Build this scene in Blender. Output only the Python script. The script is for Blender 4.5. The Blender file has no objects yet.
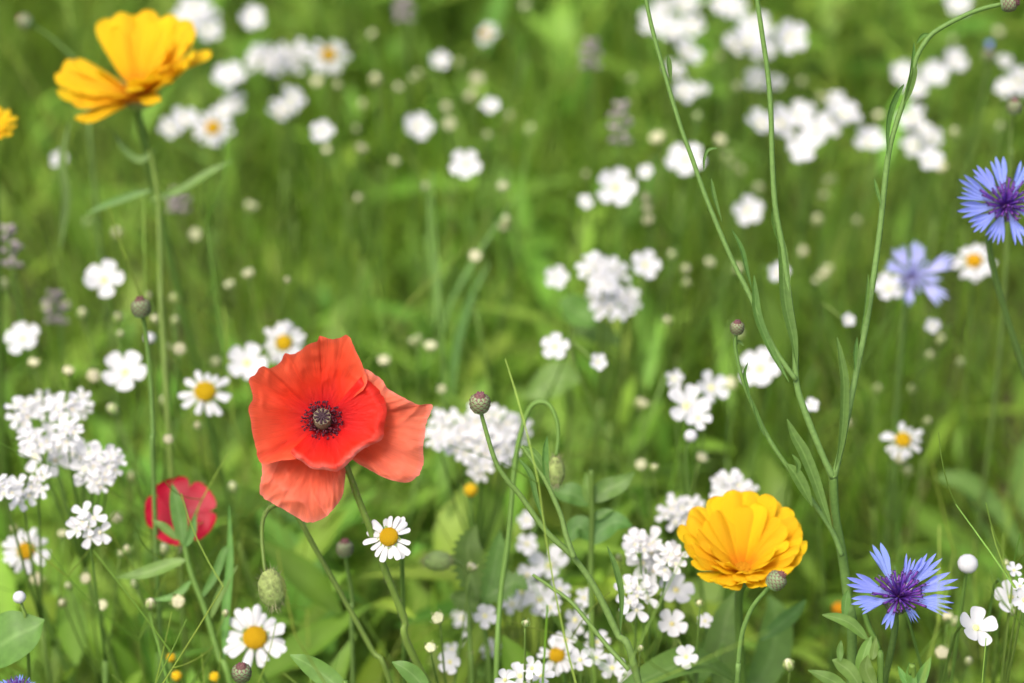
import bpy, math, random
import numpy as np
from mathutils import Vector, Matrix, noise as mnoise

# ------------------------------------------------------------------ camera, sky, sun, exposure
S = bpy.context.scene
C = S.collection
R = math.radians
PITCH = R(35.0)
CAM = Vector((0.0, 0.0, 1.05))
LENS, FOC = 85.0, 0.95
cd = bpy.data.cameras.new("camera")
cam = bpy.data.objects.new("camera", cd)
C.objects.link(cam)
cam.location = CAM
cam.rotation_euler = (math.pi / 2 - PITCH, 0, 0)
cd.lens = LENS; cd.sensor_width = 36.0
cd.clip_start = 0.02; cd.clip_end = 2000.0
cd.dof.use_dof = True
cd.dof.focus_distance = FOC
cd.dof.aperture_fstop = 4.8
S.camera = cam

SUN_EL, SUN_AZ = 62.0, -140.0         # elevation; azimuth measured from +Y towards +X (from behind the lens, on the left)
w = bpy.data.worlds.new("World"); S.world = w
w.use_nodes = True
nt = w.node_tree
sky = nt.nodes.new("ShaderNodeTexSky")
sky.sky_type = 'NISHITA'; sky.sun_disc = False
sky.sun_elevation = R(SUN_EL); sky.sun_rotation = R(SUN_AZ)
sky.air_density = 1.0; sky.dust_density = 6.0; sky.ozone_density = 0.6
nt.links.new(sky.outputs[0], nt.nodes["Background"].inputs[0])
nt.nodes["Background"].inputs[1].default_value = 0.14
sl = bpy.data.lights.new("sun", 'SUN')
sl.energy = 1.5; sl.angle = R(25); sl.color = (1.0, 0.96, 0.90)
so = bpy.data.objects.new("sun", sl); C.objects.link(so)
az, el = R(SUN_AZ), R(SUN_EL)
sd = Vector((math.sin(az) * math.cos(el), math.cos(az) * math.cos(el), math.sin(el)))
so.rotation_euler = sd.to_track_quat('Z', 'Y').to_euler()
so.location = (0, 0, 5)
S.view_settings.view_transform = 'Standard'
S.view_settings.look = 'None'
S.view_settings.gamma = 1.0
S.view_settings.use_curve_mapping = False
S.view_settings.exposure = 0.84
S.render.engine = 'CYCLES'
S.cycles.use_denoising = True
S.cycles.max_bounces = 8
S.cycles.transmission_bounces = 6

rng = random.Random(11)
nr = np.random.default_rng(5)

# ------------------------------------------------------------------ where a line of sight meets a depth / a height
F = LENS / 36.0 * 1024
FW = Vector((0, math.cos(PITCH), -math.sin(PITCH)))
UP = Vector((0, math.sin(PITCH), math.cos(PITCH)))
RT = Vector((1, 0, 0))
TC = -FW                               # from the flowers towards the lens
def at(px, py, d):
    return CAM + FW * d + RT * ((px - 512) / F * d) + UP * ((341.5 - py) / F * d)
def at_z(px, py, z):
    r = FW + RT * ((px - 512) / F) + UP * ((341.5 - py) / F)
    d = (z - CAM.z) / r.z
    return CAM + r * d, d

# ------------------------------------------------------------------ objects
def tag(o, label=None, cat=None, group=None, kind=None):
    if label: o["label"] = label
    if cat: o["category"] = cat
    if group: o["group"] = group
    if kind: o["kind"] = kind
    return o
def thing(name, loc, label, cat, group=None):
    o = bpy.data.objects.new(name, None); C.objects.link(o)
    o.location = loc
    o.empty_display_size = 0.01
    return tag(o, label, cat, group)
def mesh(name, v, f, mats, attrs=None, fm=None, smooth=True):
    me = bpy.data.meshes.new(name)
    me.from_pydata([tuple(p) for p in v], [], f)
    for m in (mats if isinstance(mats, (list, tuple)) else [mats]): me.materials.append(m)
    if fm: me.polygons.foreach_set("material_index", fm)
    if smooth: me.polygons.foreach_set("use_smooth", [True] * len(f))
    for k, a in (attrs or {}).items():
        me.attributes.new(k, 'FLOAT', 'POINT').data.foreach_set("value", [float(x) for x in a])
    me.update()
    return me
def put(name, me, parent=None, M=None):
    o = bpy.data.objects.new(name, me); C.objects.link(o)
    if parent is not None: o.parent = parent
    if M is not None: o.matrix_basis = M
    return o

class MB:                                # collects sheets and tubes for one mesh
    def __init__(s): s.v = []; s.f = []; s.t = []; s.r = []; s.m = []
    def add(s, v, f, t=None, r=0.5, m=0):
        b = len(s.v); s.v += [Vector(p) for p in v]
        s.f += [tuple(i + b for i in q) for q in f]
        s.t += list(t) if t is not None else [0.5] * len(v)
        s.r += [r] * len(v); s.m += [m] * len(f)
    def mesh(s, name, mats): return mesh(name, s.v, s.f, mats, {"t": s.t, "rnd": s.r}, s.m)

def spline(P, n):
    P = [Vector(p) for p in P]
    if len(P) == 2: return [P[0].lerp(P[1], i / (n - 1)) for i in range(n)]
    Q = [P[0] * 2 - P[1]] + P + [P[-1] * 2 - P[-2]]
    out = []
    k = len(P) - 1
    for i in range(n):
        u = i / (n - 1) * k; j = min(int(u), k - 1); t = u - j
        a, b, c, d = Q[j:j + 4]
        out.append(0.5 * ((2 * b) + (c - a) * t + (2 * a - 5 * b + 4 * c - d) * t * t + (3 * b - a - 3 * c + d) * t ** 3))
    return out
def tube(mb, P, r0, r1, n=14, k=6, m=0, rnd=0.5, bump=0.0):
    pts = spline(P, n)
    v, f, t = [], [], []
    ref = Vector((0.31, 0.17, 0.93))
    for i, p in enumerate(pts):
        d = (pts[min(i + 1, n - 1)] - pts[max(i - 1, 0)]).normalized()
        a = d.cross(ref)
        if a.length < 0.05: a = d.cross(Vector((1, 0, 0)))
        a.normalize(); b = d.cross(a)
        r = r0 + (r1 - r0) * i / (n - 1)
        if bump: r *= 1 + bump * mnoise.noise(p * 160)
        for j in range(k):
            an = 2 * math.pi * j / k
            v.append(p + a * (r * math.cos(an)) + b * (r * math.sin(an))); t.append(i / (n - 1))
    for i in range(n - 1):
        for j in range(k):
            f.append((i * k + j, i * k + (j + 1) % k, (i + 1) * k + (j + 1) % k, (i + 1) * k + j))
    f.append(tuple(range(k - 1, -1, -1))); f.append(tuple((n - 1) * k + j for j in range(k)))
    mb.add(v, f, t, rnd, m)
def ribbon(mb, P, wid, face, n=14, fold=0.25, m=0, rnd=0.5, shape=0.75, wav=0.0, teeth=0):
    """a leaf along P, wid across at its widest, its blade turned towards `face`"""
    pts = spline(P, n); v, f, t = [], [], []
    ph = rng.random() * 6
    for i, p in enumerate(pts):
        u = i / (n - 1)
        d = (pts[min(i + 1, n - 1)] - pts[max(i - 1, 0)]).normalized()
        s = d.cross(face)
        s = s.normalized() if s.length > 1e-4 else Vector((1, 0, 0))
        nn = s.cross(d)
        h = wid * 0.5 * max(0.04, math.sin(math.pi * min(1, max(0, u)) ** shape)) ** 0.8
        for c in (-1, -0.5, 0, 0.5, 1):
            e = h
            if teeth and abs(c) == 1: e = h * (1 + 0.28 * (1 if i % 2 else -0.6))
            v.append(p + s * (c * e) + nn * (h * fold * abs(c) + wav * wid * math.sin(u * 9 + ph + c)))
            t.append(abs(c))
    for i in range(n - 1):
        for j in range(4):
            q = i * 5 + j
            f.append((q, q + 1, q + 6, q + 5))
    mb.add(v, f, t, rnd, m)
def blob(mb, c, rad, axis=(0, 0, 1), m=0, rnd=0.5, nu=10, nv=8, prof=None, bump=0.0):
    """an egg round `axis`; prof(u) scales the radius along it"""
    z = Vector(axis).normalized(); x = z.orthogonal().normalized(); y = z.cross(x)
    rx, rz = rad; c = Vector(c); v, f, t = [], [], []
    for i in range(nv + 1):
        u = i / nv; th = math.pi * u
        rr = rx * math.sin(th) * (prof(u) if prof else 1)
        for j in range(nu):
            an = 2 * math.pi * j / nu
            q = c + z * (-rz * math.cos(th)) + (x * math.cos(an) + y * math.sin(an)) * rr
            if bump: q += (q - c) * bump * mnoise.noise(q * 900)
            v.append(q); t.append(u)
    for i in range(nv):
        for j in range(nu):
            f.append((i * nu + j, i * nu + (j + 1) % nu, (i + 1) * nu + (j + 1) % nu, (i + 1) * nu + j))
    mb.add(v, f, t, rnd, m)
def turn(nv_, spin=0.0):
    """rotation whose local z is nv_"""
    return Vector(nv_).normalized().to_track_quat('Z', 'Y').to_matrix().to_4x4() @ Matrix.Rotation(spin, 4, 'Z')
def jit(s): return Vector((rng.uniform(-s, s), rng.uniform(-s, s), rng.uniform(-s, s)))
def facing(up=0.5, j=0.18): return (TC * (1 - up) + Vector((0, 0, 1)) * up + jit(j)).normalized()

# ------------------------------------------------------------------ materials
def plant(name, ramp, transl=0.3, rough=0.5, spec=0.3, hue=0.0, val=0.0, per='object', bump=0.0, bscale=300, vein=False, mottle=0.12, tcol=None):
    m = bpy.data.materials.new(name); m.use_nodes = True
    n, l = m.node_tree.nodes, m.node_tree.links
    bs = n["Principled BSDF"]; out = n["Material Output"]
    at_ = n.new("ShaderNodeAttribute"); at_.attribute_name = "t"
    cr = n.new("ShaderNodeValToRGB"); e = cr.color_ramp.elements
    while len(e) < len(ramp): e.new(0.5)
    for el_, (p, c) in zip(e, ramp): el_.position = p; el_.color = (*c, 1)
    l.new(at_.outputs["Fac"], cr.inputs[0])
    col = cr.outputs[0]
    co = n.new("ShaderNodeTexCoord")
    if vein:
        aa = n.new("ShaderNodeAttribute"); aa.attribute_name = "a"
        cx = n.new("ShaderNodeCombineXYZ")
        mu = n.new("ShaderNodeMath"); mu.operation = 'MULTIPLY'; mu.inputs[1].default_value = 1.0
        mt = n.new("ShaderNodeMath"); mt.operation = 'MULTIPLY'; mt.inputs[1].default_value = 0.06
        l.new(aa.outputs["Fac"], mu.inputs[0]); l.new(at_.outputs["Fac"], mt.inputs[0])
        l.new(mu.outputs[0], cx.inputs[0]); l.new(mt.outputs[0], cx.inputs[1])
        vec = cx.outputs[0]
    else:
        vec = co.outputs["Object"]
    nz = n.new("ShaderNodeTexNoise"); nz.inputs["Scale"].default_value = bscale; nz.inputs["Detail"].default_value = 3
    l.new(vec, nz.inputs["Vector"])
    hs = n.new("ShaderNodeHueSaturation")
    if per == 'object':
        oi = n.new("ShaderNodeObjectInfo"); rv = oi.outputs["Random"]
    else:
        ra = n.new("ShaderNodeAttribute"); ra.attribute_name = "rnd"; rv = ra.outputs["Fac"]
    mh = n.new("ShaderNodeMapRange"); mh.inputs["To Min"].default_value = 0.5 - hue; mh.inputs["To Max"].default_value = 0.5 + hue
    l.new(rv, mh.inputs["Value"]); l.new(mh.outputs[0], hs.inputs["Hue"])
    m1 = n.new("ShaderNodeMath"); m1.operation = 'MULTIPLY'; m1.inputs[1].default_value = 7.31
    m2 = n.new("ShaderNodeMath"); m2.operation = 'FRACT'
    l.new(rv, m1.inputs[0]); l.new(m1.outputs[0], m2.inputs[0])
    mv = n.new("ShaderNodeMapRange"); mv.inputs["To Min"].default_value = 1 - val; mv.inputs["To Max"].default_value = 1 + val
    l.new(m2.outputs[0], mv.inputs["Value"])
    mo = n.new("ShaderNodeMapRange"); mo.inputs["From Min"].default_value = 0.3; mo.inputs["From Max"].default_value = 0.7
    mo.inputs["To Min"].default_value = 1 - mottle; mo.inputs["To Max"].default_value = 1 + mottle
    l.new(nz.outputs["Fac"], mo.inputs["Value"])
    mm = n.new("ShaderNodeMath"); mm.operation = 'MULTIPLY'
    l.new(mv.outputs[0], mm.inputs[0]); l.new(mo.outputs[0], mm.inputs[1]); l.new(mm.outputs[0], hs.inputs["Value"])
    l.new(col, hs.inputs["Color"])
    l.new(hs.outputs[0], bs.inputs["Base Color"])
    bs.inputs["Roughness"].default_value = rough
    bs.inputs["Specular IOR Level"].default_value = spec
    if bump:
        bp = n.new("ShaderNodeBump"); bp.inputs["Strength"].default_value = bump; bp.inputs["Distance"].default_value = 0.0006
        l.new(nz.outputs["Fac"], bp.inputs["Height"]); l.new(bp.outputs[0], bs.inputs["Normal"])
    if transl:
        tr = n.new("ShaderNodeBsdfTranslucent"); mx = n.new("ShaderNodeMixShader"); mx.inputs[0].default_value = transl
        if tcol:
            mc = n.new("ShaderNodeMix"); mc.data_type = 'RGBA'; mc.blend_type = 'MULTIPLY'; mc.inputs[0].default_value = 1
            l.new(hs.outputs[0], mc.inputs[6]); mc.inputs[7].default_value = (*tcol, 1); l.new(mc.outputs[2], tr.inputs[0])
        else: l.new(hs.outputs[0], tr.inputs[0])
        l.new(bs.outputs[0], mx.inputs[1]); l.new(tr.outputs[0], mx.inputs[2]); l.new(mx.outputs[0], out.inputs[0])
    return m

G = (0.175, 0.310, 0.022); G2 = (0.240, 0.400, 0.040)
M_stem = plant("stem_green", [(0, (0.11, 0.20, 0.03)), (1, (0.15, 0.25, 0.05))], 0.15, 0.5, 0.3, 0.015, 0.15, bscale=120)
M_cstem = plant("cornflower_stem", [(0, (0.115, 0.20, 0.040)), (1, (0.13, 0.215, 0.052))], 0.1, 0.6, 0.3, 0.01, 0.1, bump=0.3, bscale=600)
M_cleaf = plant("cornflower_leaf", [(0, (0.13, 0.24, 0.055)), (0.2, (0.085, 0.18, 0.03)), (1, (0.095, 0.19, 0.032))], 0.25, 0.55, 0.3, 0.01, 0.12, bump=0.3, bscale=500)
M_leaf = plant("leaf_green", [(0, (0.18, 0.31, 0.08)), (0.15, (0.13, 0.25, 0.05)), (1, (0.12, 0.24, 0.04))], 0.35, 0.5, 0.35, 0.02, 0.15, bump=0.3, bscale=260)
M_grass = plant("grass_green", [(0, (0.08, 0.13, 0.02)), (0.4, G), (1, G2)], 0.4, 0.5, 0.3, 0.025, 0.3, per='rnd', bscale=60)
M_under = plant("undergrowth_green", [(0, (0.24, 0.40, 0.055)), (1, (0.185, 0.34, 0.030))], 0.4, 0.5, 0.3, 0.03, 0.35, per='rnd', bscale=60)
M_white = plant("white_petal", [(0, (0.60, 0.64, 0.46)), (0.22, (0.64, 0.64, 0.65)), (1, (0.66, 0.66, 0.685))], 0.30, 0.6, 0.2, 0, 0.03, mottle=0.03)
M_wcent = plant("white_flower_centre", [(0, (0.55, 0.60, 0.20)), (1, (0.72, 0.66, 0.28))], 0.1, 0.7, 0.2, 0.02, 0.15)
M_cream = plant("candytuft_centre", [(0, (0.70, 0.66, 0.40)), (1, (0.78, 0.70, 0.48))], 0.1, 0.7, 0.2, 0.02, 0.15)
M_bud = plant("cream_bud", [(0, (0.34, 0.42, 0.14)), (0.55, (0.52, 0.54, 0.27)), (1, (0.64, 0.62, 0.44))], 0.25, 0.6, 0.2, 0.015, 0.15, mottle=0.1)
M_calyx = plant("calyx_green", [(0, (0.22, 0.33, 0.09)), (1, (0.36, 0.46, 0.16))], 0.2, 0.6, 0.3, 0.02, 0.15)
M_yel = plant("daisy_yellow", [(0, (0.72, 0.36, 0.01)), (1, (0.85, 0.55, 0.02))], 0.0, 0.8, 0.1, 0.01, 0.08, bump=1.0, bscale=900, mottle=0.2)
M_mar = plant("marigold_petal", [(0, (0.88, 0.30, 0.004)), (0.3, (0.90, 0.52, 0.008)), (1, (0.92, 0.60, 0.012))], 0.40, 0.5, 0.25, 0.008, 0.06, bump=0.6, bscale=420, mottle=0.10)
M_marc = plant("marigold_centre", [(0, (0.70, 0.26, 0.005)), (1, (0.86, 0.42, 0.01))], 0, 0.8, 0.2, 0.01, 0.1, bump=1, bscale=800)
M_pop = plant("poppy_petal", [(0, (0.42, 0.002, 0.014)), (0.20, (0.64, 0.005, 0.012)), (0.55, (0.82, 0.040, 0.013)), (0.94, (0.87, 0.11, 0.045)), (1, (0.90, 0.15, 0.08))],
              0.30, 0.45, 0.3, 0, 0, bump=0.7, bscale=60, vein=True, mottle=0.11)  # deeper centre and paler edge paint in bounced light and sky sheen
M_popl = plant("poppy_lip_petal_highlight", [(0, (0.42, 0.002, 0.014)), (0.25, (0.64, 0.005, 0.012)), (0.80, (0.80, 0.028, 0.012)), (0.90, (0.86, 0.09, 0.055)), (1, (0.92, 0.30, 0.26))],
              0.30, 0.40, 0.4, 0, 0, bump=0.8, bscale=60, vein=True, mottle=0.06)  # pale pink rim paints the highlight on the curled lip
M_popo = plant("poppy_outer_petal_sheen", [(0, (0.70, 0.02, 0.012)), (0.4, (0.87, 0.095, 0.04)), (0.94, (0.91, 0.20, 0.11)), (1, (0.92, 0.25, 0.18))],
               0.38, 0.40, 0.4, 0, 0, bump=0.8, bscale=60, vein=True, mottle=0.09)  # paler salmon paints sky sheen onto the two outer petals
M_ovary = plant("poppy_ovary", [(0, (0.09, 0.08, 0.04)), (0.55, (0.17, 0.14, 0.08)), (1, (0.13, 0.10, 0.06))], 0, 0.6, 0.3, 0, 0)
M_dark = plant("stigma_ray", [(0, (0.03, 0.012, 0.018)), (1, (0.05, 0.02, 0.028))], 0, 0.7, 0.3)
M_fil = plant("stamen", [(0, (0.12, 0.01, 0.02)), (0.7, (0.05, 0.006, 0.015)), (1, (0.03, 0.008, 0.016))], 0, 0.6, 0.3)
M_corn = plant("cornflower_blue", [(0, (0.40, 0.38, 0.80)), (0.4, (0.28, 0.35, 0.81)), (1, (0.24, 0.31, 0.82))], 0.35, 0.55, 0.25, 0.008, 0.08, bump=0.3, bscale=400)
M_cornp = plant("pale_cornflower_blue", [(0, (0.48, 0.45, 0.74)), (1, (0.44, 0.48, 0.84))], 0.35, 0.55, 0.25, 0.008, 0.06)
M_cornd = plant("cornflower_floret", [(0, (0.12, 0.025, 0.25)), (0.6, (0.09, 0.03, 0.28)), (0.85, (0.17, 0.05, 0.32)), (1, (0.035, 0.012, 0.07))], 0.1, 0.5, 0.3, 0.02, 0.2, per='rnd')
M_scale = plant("bud_scale", [(0, (0.17, 0.26, 0.11)), (0.62, (0.20, 0.26, 0.13)), (0.78, (0.10, 0.04, 0.035)), (1, (0.22, 0.14, 0.11))], 0.05, 0.6, 0.3, 0.01, 0.1)
M_budtip = plant("bud_tip", [(0, (0.10, 0.05, 0.05)), (1, (0.19, 0.065, 0.085))], 0.1, 0.7, 0.2, 0.02, 0.2)
M_flax = plant("flax_red", [(0, (0.16, 0.002, 0.015)), (0.3, (0.30, 0.001, 0.016)), (1, (0.42, 0.002, 0.022))], 0.25, 0.5, 0.3, 0, 0.05, mottle=0.06)
M_hairbud = plant("poppy_bud", [(0, (0.18, 0.25, 0.07)), (1, (0.23, 0.28, 0.09))], 0, 0.7, 0.2, 0, 0, bump=1.0, bscale=380, mottle=0.35)
M_hair = plant("hair", [(0, (0.30, 0.34, 0.16)), (1, (0.34, 0.27, 0.18))], 0.3, 0.6, 0.2)
M_purp = plant("mauve_floret", [(0, (0.36, 0.30, 0.31)), (1, (0.48, 0.40, 0.43))], 0.3, 0.6, 0.2, 0.03, 0.2, per='rnd')
M_straw = plant("dry_stalk", [(0, (0.20, 0.15, 0.07)), (1, (0.30, 0.24, 0.11))], 0.15, 0.7, 0.2, 0.02, 0.25, per='rnd')

M_wire = plant("wiry_stem", [(0, (0.18, 0.30, 0.03)), (1, (0.27, 0.41, 0.07))], 0.3, 0.5, 0.3, 0.03, 0.25, per='rnd', bscale=60)
# ------------------------------------------------------------------ ground
gm = bpy.data.materials.new("soil"); gm.use_nodes = True
n, l = gm.node_tree.nodes, gm.node_tree.links
tc = n.new("ShaderNodeTexCoord"); n1 = n.new("ShaderNodeTexNoise"); n1.inputs["Scale"].default_value = 9; n1.inputs["Detail"].default_value = 8
n2 = n.new("ShaderNodeTexNoise"); n2.inputs["Scale"].default_value = 2.2; n2.inputs["Detail"].default_value = 6
c1 = n.new("ShaderNodeValToRGB"); c1.color_ramp.elements[0].color = (0.035, 0.024, 0.015, 1); c1.color_ramp.elements[1].color = (0.12, 0.085, 0.05, 1)
c2 = n.new("ShaderNodeValToRGB"); c2.color_ramp.elements[0].position = 0.45; c2.color_ramp.elements[1].position = 0.6
mx = n.new("ShaderNodeMix"); mx.data_type = 'RGBA'; mx.inputs[7].default_value = (0.06, 0.10, 0.02, 1)
l.new(tc.outputs["Object"], n1.inputs["Vector"]); l.new(tc.outputs["Object"], n2.inputs["Vector"])
l.new(n1.outputs["Fac"], c1.inputs[0]); l.new(n2.outputs["Fac"], c2.inputs[0]); l.new(c2.outputs[0], mx.inputs[0]); l.new(c1.outputs[0], mx.inputs[6])
l.new(mx.outputs[2], n["Principled BSDF"].inputs["Base Color"]); n["Principled BSDF"].inputs["Roughness"].default_value = 0.95
bp = n.new("ShaderNodeBump"); bp.inputs["Distance"].default_value = 0.02; l.new(n1.outputs["Fac"], bp.inputs["Height"]); l.new(bp.outputs[0], n["Principled BSDF"].inputs["Normal"])
g = put("ground", mesh("ground", [(-300, -300, 0), (300, -300, 0), (300, 300, 0), (-300, 300, 0)], [(0, 1, 2, 3)], gm))
tag(g, "bare brown soil under the meadow", "ground", kind="structure")

# ------------------------------------------------------------------ ground cover nobody could count
def nmesh(name, V, Fq, t, rnd, mat):
    me = bpy.data.meshes.new(name)
    me.vertices.add(len(V)); me.vertices.foreach_set("co", V.astype(np.float32).ravel())
    nf = len(Fq); me.loops.add(nf * 4); me.loops.foreach_set("vertex_index", Fq.astype(np.int32).ravel())
    me.polygons.add(nf); me.polygons.foreach_set("loop_start", np.arange(nf, dtype=np.int32) * 4)
    me.polygons.foreach_set("use_smooth", np.ones(nf, dtype=bool))
    me.materials.append(mat); me.update(calc_edges=True)
    for k, a in (("t", t), ("rnd", rnd)):
        me.attributes.new(k, 'FLOAT', 'POINT').data.foreach_set("value", a.astype(np.float32).ravel())
    return me
def fld(x, y, s, k):
    return (np.sin(x * s * 1.3 + k) + np.sin(y * s * 1.1 + 2.1 * k) + np.sin((x + y) * s * 0.8 + 3.7 * k) + np.sin((x - 0.6 * y) * s * 1.7 + 5.1 * k)) / 4
def scatter(N, thr=-0.35, sharp=3.0, k=1.0, s=9.0):
    xs, ys = [], []
    while sum(map(len, xs)) < N:
        x = nr.uniform(-1.5, 1.5, N); y = nr.uniform(0.35, 3.6, N)
        keep = nr.random(N) < np.clip((fld(x, y, s, k) - thr) * sharp, 0.06, 1) * np.clip(1.4 - np.abs(x) * 0.6, 0.2, 1) * np.clip(1.6 - y * 0.33, 0.3, 1)
        xs.append(x[keep]); ys.append(y[keep])
    return np.concatenate(xs)[:N], np.concatenate(ys)[:N]
def strips(N, x, y, z0, h, leanaz, lean, wid, rows, cols, droop, fold=0.0, waz=None):
    """N bent strips; returns vertices, quads, t along, and leaves the caller its attributes"""
    u = np.linspace(0, 1, rows)[None, :]
    dx = np.cos(leanaz)[:, None]; dy = np.sin(leanaz)[:, None]
    hz = lean[:, None] * (u + droop[:, None] * u * u) * h[:, None]
    up = np.sqrt(np.clip(1 - lean ** 2, 0.05, 1))[:, None] * (u - 0.55 * droop[:, None] * u ** 2.2) * h[:, None]
    cx = x[:, None] + dx * hz; cy = y[:, None] + dy * hz; cz = z0[:, None] + up
    return u, cx, cy, cz
def quads(N, rows, cols):
    a = np.arange(rows - 1)[:, None] * cols + np.arange(cols - 1)[None, :]
    a = a.ravel(); q = np.stack([a, a + 1, a + cols + 1, a + cols], 1)
    return (np.arange(N)[:, None, None] * rows * cols + q[None]).reshape(-1, 4)

def make_sprays(N):
    """wiry branching stems of the small white flowers, thin as thread"""
    x, y = scatter(N, -0.5, 2.0, 4.4, 7.0)
    h = np.clip(nr.normal(0.31, 0.05, N), 0.14, 0.41)
    la = nr.uniform(0, 2 * np.pi, N); le = np.abs(nr.normal(0.15, 0.12, N)).clip(0, 0.6); dr = nr.uniform(-0.1, 0.3, N)
    Vs, Ts, Rs, cnt = [], [], [], 0
    def emit(x, y, z0, L, az, lean, dr, w0, rows=5):
        n_ = len(x)
        u, cx, cy, cz = strips(n_, x, y, z0, L, az, lean, None, rows, 3, dr)
        wd = (w0 * np.ones(n_))[:, None] * (1 - 0.4 * u)
        V = np.stack([np.stack([cx + np.cos(a) * wd, cy + np.sin(a) * wd, cz], -1) for a in (0, 2.1, 4.2, 6.2832)], 2)
        Vs.append(V.reshape(-1, 3)); Ts.append(np.repeat(np.broadcast_to(0.4 + 0.6 * u, (n_, rows)), 4, axis=1).reshape(-1)); Rs.append(np.repeat(nr.random(n_), rows * 4))
        return cx, cy, cz
    cx, cy, cz = emit(x, y, np.zeros(N), h, la, le, dr, 0.0008)
    K = 6
    i = np.repeat(np.arange(N), K); j = nr.integers(1, 5, N * K)
    bx, by, bz = emit(cx[i, j], cy[i, j], cz[i, j], nr.uniform(0.05, 0.13, N * K), nr.uniform(0, 6.283, N * K), nr.uniform(0.35, 0.85, N * K), nr.uniform(-0.4, 0.3, N * K), 0.00055)
    M = N * K * 2
    i = np.repeat(np.arange(N * K), 2); j = nr.integers(2, 5, M)
    emit(bx[i, j], by[i, j], bz[i, j], nr.uniform(0.02, 0.055, M), nr.uniform(0, 6.283, M), nr.uniform(0.3, 0.9, M), nr.uniform(-0.4, 0.3, M), 0.0004)
    tot = sum(len(v) for v in Vs) // 20
    tag(put("feathery_stems", nmesh("feathery_stems", np.concatenate(Vs), quads(tot, 5, 4), np.concatenate(Ts), np.concatenate(Rs), M_wire)), "wiry branching pale green stems tangled through the meadow", "feathery stems", kind="stuff")

def make_grass(N):
    x, y = scatter(N, -0.45, 2.5, 1.0)
    h = np.clip(nr.normal(0.27, 0.07, N), 0.10, 0.42) * (1 + 0.15 * fld(x, y, 5, 4.0))
    la = nr.uniform(0, 2 * np.pi, N); le = np.abs(nr.normal(0.32, 0.22, N)).clip(0, 0.9); dr = nr.uniform(0, 0.9, N)
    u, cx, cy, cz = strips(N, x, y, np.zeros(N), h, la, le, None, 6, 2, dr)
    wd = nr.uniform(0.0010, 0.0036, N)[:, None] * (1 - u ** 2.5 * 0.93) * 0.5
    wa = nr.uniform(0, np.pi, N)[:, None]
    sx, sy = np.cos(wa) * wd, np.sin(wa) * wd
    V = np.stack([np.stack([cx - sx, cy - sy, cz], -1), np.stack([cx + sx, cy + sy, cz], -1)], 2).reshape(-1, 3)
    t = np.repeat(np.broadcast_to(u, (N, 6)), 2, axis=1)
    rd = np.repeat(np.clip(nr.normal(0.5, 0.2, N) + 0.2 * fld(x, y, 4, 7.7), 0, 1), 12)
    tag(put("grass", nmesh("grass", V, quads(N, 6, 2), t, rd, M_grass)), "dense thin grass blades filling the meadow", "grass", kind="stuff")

def make_under(N):
    x, y = scatter(N, -0.3, 2.6, 2.3, 8.0)
    z0 = nr.uniform(0.02, 0.33, N) * (0.75 + 0.3 * fld(x, y, 6, 1.5))
    L = np.clip(nr.lognormal(np.log(0.038), 0.38, N), 0.015, 0.075)
    la = nr.uniform(0, 2 * np.pi, N); le = nr.uniform(0.3, 0.97, N); dr = nr.uniform(0, 0.9, N)
    u, cx, cy, cz = strips(N, x, y, z0, L, la, le, None, 7, 3, dr)
    wd = (L * nr.uniform(0.08, 0.24, N))[:, None] * np.sin(np.pi * np.clip(u, 0.02, 0.985) ** 0.8) * 0.5 * 1.6
    sx = -np.sin(la)[:, None] * wd; sy = np.cos(la)[:, None] * wd
    fo = nr.uniform(0.0, 0.6, N)[:, None] * wd
    V = np.stack([np.stack([cx - sx, cy - sy, cz + fo], -1), np.stack([cx, cy, cz], -1), np.stack([cx + sx, cy + sy, cz + fo], -1)], 2).reshape(-1, 3)
    t = np.broadcast_to(np.array([1.0, 0, 1.0])[None, None], (N, 7, 3)).reshape(-1)
    rd = np.repeat(np.clip(nr.normal(0.5, 0.22, N) + 0.22 * fld(x, y, 5, 9.1), 0, 1), 21)
    tag(put("undergrowth", nmesh("undergrowth", V, quads(N, 7, 3), t, rd, M_under)), "low leafy weeds crowding under the flowers", "undergrowth", kind="stuff")

def make_stalks(N, mat, name, label, hm, wmin, wmax, k):
    x, y = scatter(N, -0.4, 2.0, k)
    h = np.clip(nr.normal(hm, 0.06, N), 0.08, 0.42)
    la = nr.uniform(0, 2 * np.pi, N); le = np.abs(nr.normal(0.28, 0.2, N)).clip(0, 0.8); dr = nr.uniform(-0.2, 0.4, N)
    u, cx, cy, cz = strips(N, x, y, np.zeros(N), h, la, le, None, 5, 3, dr)
    wd = nr.uniform(wmin, wmax, N)[:, None] * (1 - 0.5 * u)
    V = np.stack([np.stack([cx + np.cos(a) * wd, cy + np.sin(a) * wd, cz], -1) for a in (0, 2.1, 4.2, 6.2832)], 2).reshape(-1, 3)
    t = np.repeat(np.broadcast_to(u, (N, 5)), 4, axis=1)
    rd = np.repeat(nr.random(N), 20)
    tag(put(name, nmesh(name, V, quads(N, 5, 4), t, rd, mat)), label, name.replace("_", " "), kind="stuff")

make_grass(26000)
make_under(38000)
make_sprays(2000)
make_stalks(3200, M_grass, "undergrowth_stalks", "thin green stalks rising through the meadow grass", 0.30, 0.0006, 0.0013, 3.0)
make_stalks(420, M_straw, "dry_stalks", "dry straw coloured stalks lying among the grass", 0.18, 0.0006, 0.0014, 5.0)

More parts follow.
